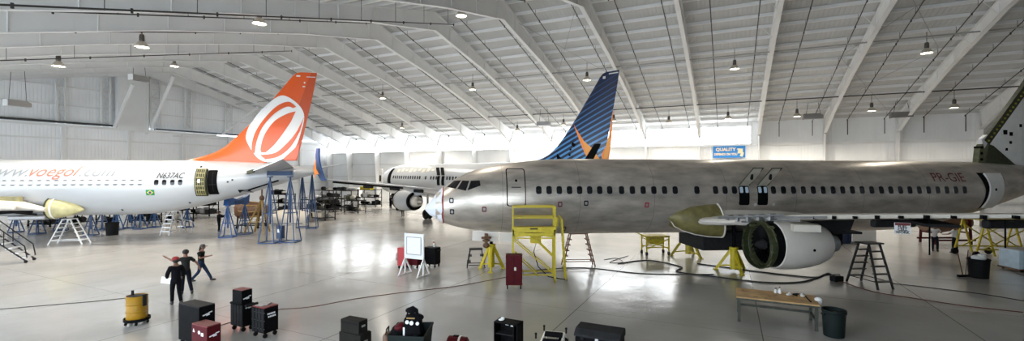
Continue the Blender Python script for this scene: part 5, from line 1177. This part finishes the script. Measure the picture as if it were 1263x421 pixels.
# upturned creeper
cp = thing('mechanic_creeper', 'folded creeper with pale frame, black pads and casters, bottom centre', 'creeper', at_floor(680, 421, .55), math.radians(-15)); cp.location.z = .28
for s in (-1, 1):
    mb = MB(); mb.bar((s*.3-.08, -.35, .0), (s*.26+.05, .3, .4), .05); mb.build('frame_rail', 'off_white', cp)
for k in range(3): mb = MB(); u = .15+.32*k; mb.box((-.03+.08*u, -.35+.65*u, .08+.4*u), (.5, .17, .05), rx=.5, bev=.015); mb.build('pad', 'black_cloth', cp)
for x, y, z in ((-.42, -.35, .0), (.26, -.35, 0), (-.26, .32, .44), (.36, .32, .42), (-.44, .05, .3)): mb = MB(); mb.tube((x, y, z-.02), (x, y, z+.1), .025); mb.blob((x, y, z+.11), (.07, .07, .07)); mb.build('caster', 'black_rubber', cp)
mb = MB(); mb.bar((-.35, -.36, -.01), (.24, -.36, -.01), .04); mb.bar((-.22, .3, .41), (.32, .3, .41), .04); mb.bar((-.3, -.3, 0), (-.3, -.3, -.27), .04); mb.bar((.22, -.3, 0), (.22, -.3, -.27), .04); mb.bar((-.2, .3, .4), (-.2, .34, -.27), .04); mb.bar((.3, .3, .4), (.3, .34, -.27), .04); mb.build('cross_bar', 'off_white', cp)
bk = thing('bucket', 'small black bucket beside the creeper at the bottom edge', 'bucket', at_floor(694, 421, .4)); bk.location.z = 0; mb = MB(); mb.lathe([(.0, 0), (.13, 0), (.16, .44), (.17, .46), (.15, .46), (.12, .03), (.0, .03)], 20); mb.build('pail', 'black_rubber', bk, smooth=True); mb = MB(); mb.path([(-.16, 0, .44), (-.1, 0, .5), (0, 0, .52), (.1, 0, .5), (.16, 0, .44)], .012); mb.build('handle', 'galv', bk)
# long black case at the bottom
p = at_floor(765, 415, .92); p.z = 0
bc = thing('storage_case', 'long black storage case with sloping lid at the bottom edge', 'case', p+Vector((-c_*.62, s_*.62, 0))+Vector((s_*.33, c_*.33, 0)), -PHI)
mb = MB(); mb.box((0, 0, .36), (1.2, .62, .72), bev=.02); mb.build('body', 'black_paint', bc); mb = MB(); mb.prism([(-.34, .74), (.34, .74), (.34, .86), (.28, .94), (-.18, .92), (-.34, .8)], -.62, .62, 'yz'); mb.build('lid', 'dark_grey', bc)
for x in (-.4, 0, .4): mb = MB(); mb.box((x, -.33, .7), (.09, .03, .1), bev=.005); mb.build('latch', 'galv' if x == 0 else 'black_rubber', bc)
mb = MB()
for k in range(7): mb.box((-.5+.16*k, -.315, .33), (.03, .02, .6))
mb.build('ribs', 'black_paint', bc)
# work bench
tb = thing('work_table', 'worn wooden work table with dark green legs in the right foreground', 'table', (at_floor(908.3, 366.5, .86)+at_floor(1011, 376.5, .86))/2*1.0+Vector((s_*.66, c_*.66, 0)), -PHI); tb.location.z = 0
tw, td = 2.42, 1.32
mb = MB(); mb.box((0, 0, .84), (tw, td, .045), bev=.006); tp = mb.build('tabletop', 'wood', tb)
for k in range(9): mb = MB(); mb.box((random.uniform(-1, 1), random.uniform(-.5, .5), .8635), (random.uniform(.06, .22), random.uniform(.04, .1), .002), rz=random.uniform(-1, 1)); mb.build('stain', 'brown', tp)
mb = MB()
for y in (-td/2+.03, td/2-.03): mb.box((0, y, .79), (tw-.04, .05, .07))
for x in (-tw/2+.03, tw/2-.03): mb.box((x, 0, .79), (.05, td-.06, .07))
mb.build('apron', 'bench_green', tb)
for x in (-tw/2+.09, tw/2-.09):
    for y in (-td/2+.07, td/2-.07): mb = MB(); mb.box((x, y, .4), (.09, .09, .8)); mb.build('leg', 'bench_green', tb)
mb = MB(); mb.bar((-tw/2+.09, td/2-.07, .28), (tw/2-.09, td/2-.07, .28), .07); mb.bar((-tw/2+.09, -td/2+.07, .28), (-tw/2+.09, td/2-.07, .28), .07); mb.bar((tw/2-.09, -td/2+.07, .28), (tw/2-.09, td/2-.07, .28), .07); mb.build('stretcher', 'bench_green', tb)
def on_table(x, y): return tb.matrix_basis @ Vector((x, y, .864))
tb.matrix_basis  # built from location and rotation
for x, y, h, m, lb in ((.18, .42, .2, 'paper', 'taller white bottle on the wooden work table'), (.06, .44, .15, 'label_white', 'shorter white bottle on the wooden work table')):
    bt = thing('bottle', lb, 'bottle', on_table(x, y)); mb = MB(); mb.lathe([(0, 0), (.05, 0), (.055, .02), (.055, h*.65), (.02, h*.8), (.02, h), (0, h)], 14); mb.build('flask', m, bt, smooth=True); mb = MB(); mb.lathe([(0, h-.01), (.025, h-.01), (.025, h+.03), (0, h+.03)], 12); mb.build('cap', 'maroon', bt)
for x, y, lb in ((.45, .32, 'crumpled white rag on the table, left of the other'), (.86, .35, 'crumpled white rag on the table near its right end')):
    rg = thing('rag', lb, 'rag', on_table(x, y), x); mb = MB(); mb.blob((0, 0, .02), (.24, .15, .06)); mb.blob((.08, .03, .04), (.14, .1, .07), rz=.5); mb.blob((-.08, -.02, .03), (.12, .12, .06)); mb.build('cloth', 'paper', rg, smooth=True)
ht = thing('hand_tool', 'dark pry bar lying along the right end of the table', 'tool', on_table(.95, .05), 1.2); mb = MB(); mb.bar((-.45, 0, .02), (.4, 0, .02), .025); mb.bar((.4, 0, .02), (.48, .03, .05), .03); mb.build('shaft', 'dark', ht); mb = MB(); mb.tube((-.5, 0, .025), (-.3, 0, .025), .022); mb.build('grip', 'black_rubber', ht)
dg = thing('drill', 'small dark air drill lying among the rags on the table', 'tool', on_table(.65, .36), .3); mb = MB(); mb.tube((-.1, 0, .04), (.1, 0, .04), .035, n=10); mb.tube((.1, 0, .04), (.16, 0, .04), .015, n=8); mb.build('barrel', 'dark_grey', dg); mb = MB(); mb.box((-.07, -.06, .025), (.04, .13, .04), bev=.008); mb.build('handle', 'black_rubber', dg)
pb = thing('plastic_bag', 'clear white plastic bag hanging over the table end above the bin', 'bag', on_table(1.2, -.1)-Vector((0, 0, .02)), 0); mb = MB(); mb.blob((.05, 0, .06), (.22, .24, .14)); mb.blob((.1, 0, -.02), (.1, .2, .2)); mb.build('film', 'paper', pb, smooth=True)
# bins
def bin_(label, loc, r, h, m, hollow='dark'):
    t = thing('waste_bin', label, 'bin', loc); mb = MB(); mb.lathe([(.0, 0), (r*.84, 0), (r*.86, .02), (r*.97, h-.08), (r*1.03, h-.06), (r*1.03, h), (r*.95, h), (r*.8, .04), (.0, .04)], 32); mb.build('tub', m, t, smooth=True)
    mb = MB()
    for s in (-1, 1): mb.box((s*r*1.03, 0, h-.14), (.05, .16, .05), bev=.01)
    mb.build('handle', m, t); return t
b1 = bin_('dark green round waste bin beside the wooden table', (10.12, 14.3, 0), .33, .83, 'bin_green')
mb = MB(); mb.blob((0, 0, .5), (.55, .55, .3)); mb.blob((.1, .1, .6), (.3, .3, .25)); mb.build('rubbish', 'brown', b1, smooth=True)
b2 = bin_('black waste bin heaped with white rags at right, beside a mop', at_floor(1207, 342.5), .42, .92, 'black_rubber')
mb = MB(); mb.blob((0, 0, .95), (.6, .5, .3)); mb.blob((.1, -.05, 1.05), (.35, .3, .25)); mb.build('rags', 'paper', b2, smooth=True)
bin_('dark waste bin standing under the white fuselage at left', at_floor(138.5, 290), .45, 1.0, 'black_rubber')
mp = thing('push_broom', 'broom with dark head leaning by the black bin at right', 'broom', at_floor(1190, 342)+Vector((-.1, 0, 0)), .1)
mb = MB(); mb.bar((-.25, 0, .06), (.3, 0, .06), .12, .1); mb.build('head', 'black_cloth', mp); mb = MB(); mb.tube((.0, 0, .1), (-.15, .1, 1.15), .022); mb.build('handle', 'brown', mp); mb = MB(); mb.tube((.15, 0, .1), (.42, .1, 1.3), .022); mb.build('handle', 'brown', mp)
cx_ = thing('crate', 'pale blue metal crate on a dolly at the right edge', 'crate', (26.85, 23.6, 0), -.12)
mb = MB(); mb.box((.1, 0, .62), (2.1, 1.1, .95), bev=.02); mb.build('body', 'crate_blue', cx_); mb = MB(); mb.box((.1, 0, 1.11), (2.16, 1.16, .04)); mb.build('lid', 'galv', cx_)
mb = MB(); mb.box((.1, 0, .12), (2.2, 1.2, .08)); mb.build('dolly_board', 'brown', cx_)
for x in (-.8, 1.0):
    for y in (-.5, .5): mb = MB(); mb.tube((x, y-.03, .05), (x, y+.03, .05), .05, n=10); mb.build('caster', 'black_rubber', cx_)
mb = MB(); mb.box((-.35, -.56, .75), (.1, .02, .07)); mb.box((.45, -.56, .9), (.08, .02, .06)); mb.box((.2, -.56, .5), (.06, .02, .06)); mb.build('mark', 'brown', cx_)
# yellow tail dock under the far wing
yk = thing('tail_dock', 'yellow tubular dock with A-frame legs behind the black bin, far right', 'stand', (29.6, 27.6, 0), -.05)
for x in (-1.5, 1.5):
    for y in (-.7, .7):
        for dx in (-.55, .55): mb = MB(); mb.bar((x+dx, y, .1), (x, y, 2.2), .08); mb.build('leg', 'yellow', yk)
mb = MB()
for y in (-.7, .7): mb.bar((-2.0, y, .5), (2.0, y, .5), .08); mb.bar((-1.5, y, 2.2), (1.5, y, 2.2), .1); mb.bar((-1.6, y, .5), (1.5, y, 2.1), .06); mb.bar((-1.5, y, 1.9), (.6, y, .5), .06)
mb.build('brace', 'yellow_dirty', yk); mb = MB(); mb.box((0, 0, 2.25), (3.2, 1.5, .08)); mb.build('deck', 'yellow_dirty', yk)
for x in (-2.0, 0, 2.0): mb = MB(); mb.tube((x, -.75, .2), (x, -.65, .2), .2, n=14); mb.build('wheel', 'black_rubber', yk); mb = MB(); mb.tube((x, .65, .2), (x, .75, .2), .2, n=14); mb.build('wheel', 'black_rubber', yk)
y2 = thing('engine_stand', 'brown engine on red posts beyond the two workers at far right', 'engine', (31.0, 32.5, 0), 0)
mb = MB(); mb.lathe([(.0, -1.6), (.6, -1.6), (.8, -1), (.6, .4), (.4, 1.6), (.0, 1.6)], 20, (0, 0, 1.5), 'x'); mb.build('core', 'brown', y2, smooth=True); mb = MB()
for x in (-1.3, 1.2):
    for y in (-.6, .6): mb.bar((x, y, 0), (x, y*.8, 2.0), .12)
    mb.bar((x, -.6, .8), (x, .6, .8), .1)
for y in (-.6, .6): mb.bar((-1.5, y, .3), (1.5, y, .3), .12)
mb.build('stand_frame', 'maroon', y2)
# ================================================================== hoses and cables on the floor
def cable(label, pts, r, m, name='floor_cable'):
    P_ = [at_floor(x, y) for x, y in pts]; out = []
    for i in range(len(P_)-1):
        p0, p1, p2, p3 = P_[max(i-1, 0)], P_[i], P_[i+1], P_[min(i+2, len(P_)-1)]
        for k in range(6):
            t = k/6; out.append(.5*(2*p1+(p2-p0)*t+(2*p0-5*p1+4*p2-p3)*t*t+(3*p1-p0-3*p2+p3)*t**3))
    out.append(P_[-1])
    for o in out: o.z = r
    mb = MB(); mb.path(out, r, 6); tag(mb.build(name, m, smooth=True), label, 'cable')
cable('dull red hose crossing the floor from the carts to the silver nose', [(347, 382), (385, 379), (440, 369), (500, 361), (560, 354), (600, 347), (640, 340), (700, 334)], .012, 'cable_red')
cable('dull red hose end running left between the chests', [(347, 382), (318, 387), (285, 398), (272, 402)], .012, 'cable_red')
cable('thin dark cable from the yellow drum to the left edge', [(158, 368), (120, 372), (60, 377), (0, 382)], .012, 'cable_black')
cable('black cable looping from the jack to the power box by the dark ladder', [(762, 326), (800, 322), (840, 330), (835, 336), (880, 342), (940, 349), (985, 349), (1010, 343), (1022, 338), (1032, 345)], .03, 'cable_black')
cable('second black cable running to the power box behind the engine shadow', [(860, 326), (920, 334), (970, 340), (1005, 343), (1018, 339), (1030, 341), (1036, 347)], .03, 'cable_black')
cable('dark cable lying across the floor under the silver fuselage', [(640, 336), (700, 331), (735, 332), (790, 338), (850, 339), (880, 339)], .02, 'cable_black')
cable('thin tangled cable on the bright floor patch under the fuselage', [(745, 321), (760, 319), (768, 324), (752, 324), (775, 316)], .015, 'cable_black')
cable('long red hose running from the dark ladder to the right edge', [(1036, 347), (1075, 360), (1130, 369), (1190, 378), (1262, 386)], .015, 'cable_red')
cable('thin dark cable running right from the dark ladder to the edge', [(1100, 350), (1160, 357), (1215, 364), (1263, 372)], .015, 'cable_black')
pb2 = thing('power_box', 'low black power box on the floor left of the dark ladder', 'power box', at_floor(1032, 347), .2); mb = MB(); mb.box((0, 0, .12), (.5, .3, .24), bev=.03); mb.build('body', 'black_rubber', pb2); mb = MB(); mb.path([(-.2, 0, .23), (-.15, 0, .32), (.15, 0, .32), (.2, 0, .23)], .015); mb.build('handle', 'dark_grey', pb2)
# ================================================================== people
def skin_obj(name, verts, edges, radii, m, parent, sub=1, root=0):
    me = bpy.data.meshes.new(name); me.from_pydata(verts, edges, []); o = bpy.data.objects.new(name, me); C.objects.link(o)
    o.modifiers.new('s', 'SKIN'); sv = me.skin_vertices[0].data
    for i, r in enumerate(radii): sv[i].radius = (r, r) if not isinstance(r, tuple) else r; sv[i].use_root = (i == root)
    md = o.modifiers.new('u', 'SUBSURF'); md.levels = sub; md.render_levels = sub
    dg = bpy.context.evaluated_depsgraph_get(); dg.update()
    n = bpy.data.meshes.new_from_object(o.evaluated_get(dg)); bpy.data.objects.remove(o)
    n.materials.clear(); n.materials.append(M[m])
    for p in n.polygons: p.use_smooth = True
    n.name = name; q = bpy.data.objects.new(name, n); C.objects.link(q); q.parent = parent; return q
def person(label, loc, rz, pose, skin_m='skin', shirt='cloth_grey', pants='jeans_dark', sleeve='short', cap=None, hair='hair', group=None, k=1.0, long_hair=False, jacket=False):
    """facing +y; pose holds elbow, wrist, knee and ankle points for left (-x) and right (+x)"""
    t = thing('person', label, 'person', loc, rz, group); t.scale = (k, k, k)
    d = dict(lean=(0, 0), le=(-.25, .0, 1.16), lw=(-.25, .1, .92), re=(.25, .0, 1.16), rw=(.25, .1, .92), lk=(-.1, .02, .5), la=(-.1, 0, .09), rk=(.1, .02, .5), ra=(.1, 0, .09), head=(0, .03)); d.update(pose)
    lx, ly = d['lean']; hx, hy = d['head']
    V, E_, R = [], [], []
    def add(p, r, par=None):
        V.append(tuple(p)); R.append(r)
        if par is not None: E_.append((par, len(V)-1))
        return len(V)-1
    pel = add((0, 0, .95), .115); wa = add((lx*.4, ly*.4, 1.12), .1, pel); chs = add((lx*.8, ly*.8, 1.32), .135, wa); nk0 = add((lx, ly, 1.44), .085, chs)
    nk = add((lx+hx*.4, ly+hy*.5, 1.52), .056, nk0); jaw = add((lx+hx, ly+hy+.015, 1.585), .078, nk); hd = add((lx+hx, ly+hy, 1.665), .1, jaw); add((lx+hx, ly+hy-.005, 1.735), .075, hd)
    hands = []
    for sx, e, w in ((-1, 'le', 'lw'), (1, 're', 'rw')):
        sh = add((lx+sx*.175, ly, 1.41), .066, nk0); el = add(d[e], .043, sh); wr = add(d[w], .03, el)
        dv = (Vector(d[w])-Vector(d[e])).normalized(); pm = Vector(d[w])+dv*.065; pi_ = add(pm, (.036), wr)
        side = dv.cross(Vector((0, 0, 1)))
        side = side.normalized() if side.length > .2 else Vector((0, 1, 0))
        nrm = side.cross(dv).normalized(); hands.append((pm, dv, side))
        for q, (off, ln) in enumerate(((-.033, .06), (-.011, .075), (.011, .07), (.033, .055))):
            b0 = pm+dv*.03+side*off; f1 = add(b0+dv*ln*.5, .0105, pi_); add(b0+dv*ln-nrm*.022, .0085, f1)
        th = add(pm-dv*.01-side*.05, .013, pi_); add(pm+dv*.03-side*.062, .0095, th)
    for sx, kk, a in ((-1, 'lk', 'la'), (1, 'rk', 'ra')):
        hp = add((sx*.095, 0, .88), .095, pel); kn = add(d[kk], .06, hp); an = add(d[a], .042, kn)
        toe = Vector(d[a])+Vector((0, .14, -.045)); add(toe, .035, an)
    body = skin_obj('person_body', V, E_, R, skin_m, t)
    hc = Vector((lx+hx, ly+hy, 1.665))
    mb = MB(); mb.blob(hc+Vector((0, .105, -.02)), (.03, .05, .055)); mb.build('nose', skin_m, t, smooth=True)
    for sx in (-1, 1):
        mb = MB(); mb.blob(hc+Vector((sx*.036, .093, .01)), (.026, .016, .016), 8, 6); mb.build('eye', 'hair', t)
        mb = MB(); mb.blob(hc+Vector((sx*.1, -.005, -.015)), (.025, .05, .07), 8, 6); mb.build('ear', skin_m, t, smooth=True)
    mb = MB(); mb.blob(hc+Vector((0, .088, -.07)), (.055, .02, .014), 8, 6); mb.build('mouth', 'maroon', t)
    mb = MB(); mb.blob(hc+Vector((0, -.02, .03)), (.225, .235, .2)) if not cap else mb.blob(hc+Vector((0, -.035, -.005)), (.212, .2, .2))
    if long_hair: mb.blob(hc+Vector((0, -.1, -.14)), (.16, .12, .34))
    mb.build('hair', hair, t, smooth=True)
    if cap:
        mb = MB(); mb.lathe([(.116, -.0), (.118, .03), (.105, .08), (.06, .115), (.0, .122)], 20, hc+Vector((0, -.005, .025))); mb.prism([(.09*math.cos(a), .05+.16*math.sin(a)) for a in [PI*i/8 for i in range(9)]], .0, .015)
        for v in mb.bm.verts:
            if abs(v.co.z) < .016: v.co += hc+Vector((0, .02, .03))
        mb.build('cap', cap, t, smooth=True)
    # shirt
    V2, E2, R2 = [], [], []
    def add2(p, r, par=None):
        V2.append(tuple(p)); R2.append(r)
        if par is not None: E2.append((par, len(V2)-1))
        return len(V2)-1
    x = .02 if jacket else .008
    a0 = add2((lx*.5, ly*.5, 1.14), .143+x, None); a1 = add2((0, 0, .9 if not jacket else .8), .16+x, a0); a2 = add2((lx*.8, ly*.8, 1.32), .163+x, a0); a3 = add2((lx, ly, 1.44), .1+x, a2); add2((lx, ly+.005, 1.49), .07+x*.5, a3)
    for sx, e, w in ((-1, 'le', 'lw'), (1, 're', 'rw')):
        s = add2((lx+sx*.175, ly, 1.41), .078+x*.5, a3); E = Vector(d[e]); S = Vector((lx+sx*.175, ly, 1.41))
        if sleeve == 'short': add2(S+(E-S)*.75, .062+x*.5, s)
        else: q = add2(E, .056+x, s); add2(E+(Vector(d[w])-E)*.93, .042+x*.5, q)
    skin_obj('jacket' if jacket else 'shirt', V2, E2, R2, shirt, t)
    V2.clear(); E2.clear(); R2.clear()
    pt = add2((0, 0, 1.1), .14); p0 = add2((0, 0, .95), .15, pt)
    for sx, kk, a in ((-1, 'lk', 'la'), (1, 'rk', 'ra')):
        h_ = add2((sx*.095, 0, .86), .108, p0); q = add2(d[kk], .078, h_); add2(Vector(d[a])+Vector((0, 0, .0)), .064, q)
    skin_obj('trousers', V2, E2, R2, pants, t)
    for a in ('la', 'ra'):
        A = Vector(d[a]); mb = MB(); mb.blob(A+Vector((0, .06, -.04)), (.1, .29, .1)); mb.blob(A+Vector((0, -.02, .0)), (.105, .13, .13))
        for v in mb.bm.verts: v.co.z = max(v.co.z, A.z-.088)
        mb.build('shoe', 'shoe', t, smooth=True)
    return t, hands
t, hd = person('person in red cap and black jacket holding papers, beside the big black chest', at_floor(217, 376), math.radians(50), dict(le=(-.27, .02, 1.15), lw=(-.22, .22, .98), re=(.27, .02, 1.16), rw=(.24, .2, .98), lk=(-.1, .06, .52), la=(-.11, .04, .09), rk=(.1, .0, .5), ra=(.12, -.2, .1), head=(0, .04)), 'skin_dark', 'cloth_black', 'cloth_black', 'long', cap='cap_red', jacket=True, k=1.03)
pp = thing('paper', 'white sheet of paper held by the person in the red cap', 'paper', t.matrix_basis @ Vector((.24, .34, .9)) if False else t.location+Vector((-.3, -.08, .95)), .1)
mb = MB(); mb.box((0, 0, 0), (.4, .012, .24), ry=.15); mb.box((.02, -.012, .01), (.38, .006, .22), ry=.22); mb.build('sheet', 'paper', pp)
person('person in grey shirt pointing left with raised arm, behind the red cap', at_floor(229, 363), math.radians(40), dict(le=(-.42, .1, 1.36), lw=(-.6, .25, 1.5), re=(.36, .0, 1.22), rw=(.46, .1, 1.0), lk=(-.1, .04, .5), la=(-.12, .0, .09), rk=(.13, .02, .5), ra=(.2, -.14, .09), head=(0, .05)), 'skin', 'cloth_grey', 'jeans_dark', k=1.05)
t, hd = person('person in cap and jeans walking right, looking at a phone in hand', at_floor(248, 347.5), math.radians(-75), dict(le=(-.25, .04, 1.16), lw=(-.14, .3, 1.2), re=(.25, .02, 1.16), rw=(.12, .3, 1.22), lk=(-.09, .2, .52), la=(-.08, .42, .1), rk=(.1, -.05, .5), ra=(.1, -.38, .12), head=(0, .07)), 'skin', 'cloth_olive', 'jeans', cap='cap_grey', hair='hair', long_hair=True, k=.97)
ph = thing('phone', 'dark phone held by the walking person in jeans', 'phone', t.location+Vector((.37, .1, 1.2)), .3); mb = MB(); mb.box((0, 0, 0), (.15, .08, .012), ry=-.4, bev=.004); mb.build('case', 'dark', ph)
person('person in black overalls reaching up under the orange tail', at_floor(270, 286), math.radians(-70), dict(le=(-.3, .2, 1.3), lw=(-.25, .45, 1.35), re=(.28, .2, 1.25), rw=(.22, .48, 1.3)), 'skin_dark', 'cloth_black', 'cloth_black', 'long', jacket=True)
person('person in white shirt and dark trousers facing left under the silver wing', at_floor(1153, 310.5), math.radians(-60), dict(re=(.28, .15, 1.2), rw=(.2, .35, 1.2), rk=(.1, .1, .5), ra=(.1, .1, .09)), 'skin_dark', 'cloth_white', 'jeans_dark', cap='cap_grey')
person('person in white shirt seen from behind, right of the other worker', at_floor(1178, 312.5), math.radians(15), dict(le=(-.3, .12, 1.2), lw=(-.28, .38, 1.15), re=(.3, .1, 1.2), rw=(.25, .35, 1.2), lk=(-.14, .02, .5), la=(-.17, 0, .09), rk=(.14, .02, .5), ra=(.17, 0, .09)), 'skin_dark', 'cloth_white', 'jeans_dark', cap='cap_grey')
person('person in dark clothes standing beneath the white engine at the back', at_floor(497, 267.5), math.radians(40), dict(), 'skin_dark', 'cloth_black', 'jeans_dark', 'long', jacket=True)
person('person in dark clothes far back by the racks, left of the engine', at_floor(482, 257), math.radians(-30), dict(re=(.3, .2, 1.3), rw=(.25, .45, 1.5)), 'skin_dark', 'jeans_dark', 'cloth_black', 'long')
# ================================================================== camera and light
cam = bpy.data.cameras.new('camera'); co = bpy.data.objects.new('camera', cam); C.objects.link(co)
cam.sensor_width = 36; cam.lens = F/1263*36; co.location = (0, 0, H); co.rotation_euler = (PI/2, 0, 0); cam.clip_end = 400
sc = bpy.context.scene; sc.camera = co
w = bpy.data.worlds.new('daylight'); sc.world = w; w.use_nodes = True
w.node_tree.nodes['Background'].inputs['Color'].default_value = (.78, .89, 1.0, 1); w.node_tree.nodes['Background'].inputs['Strength'].default_value = 4.5
sc.view_settings.view_transform = 'Standard'; sc.view_settings.look = 'None'; sc.view_settings.gamma = 1; sc.view_settings.use_curve_mapping = False
sc.view_settings.exposure = 0.62
sc.cycles.sample_clamp_indirect = 4.0; sc.cycles.blur_glossy = 1.0
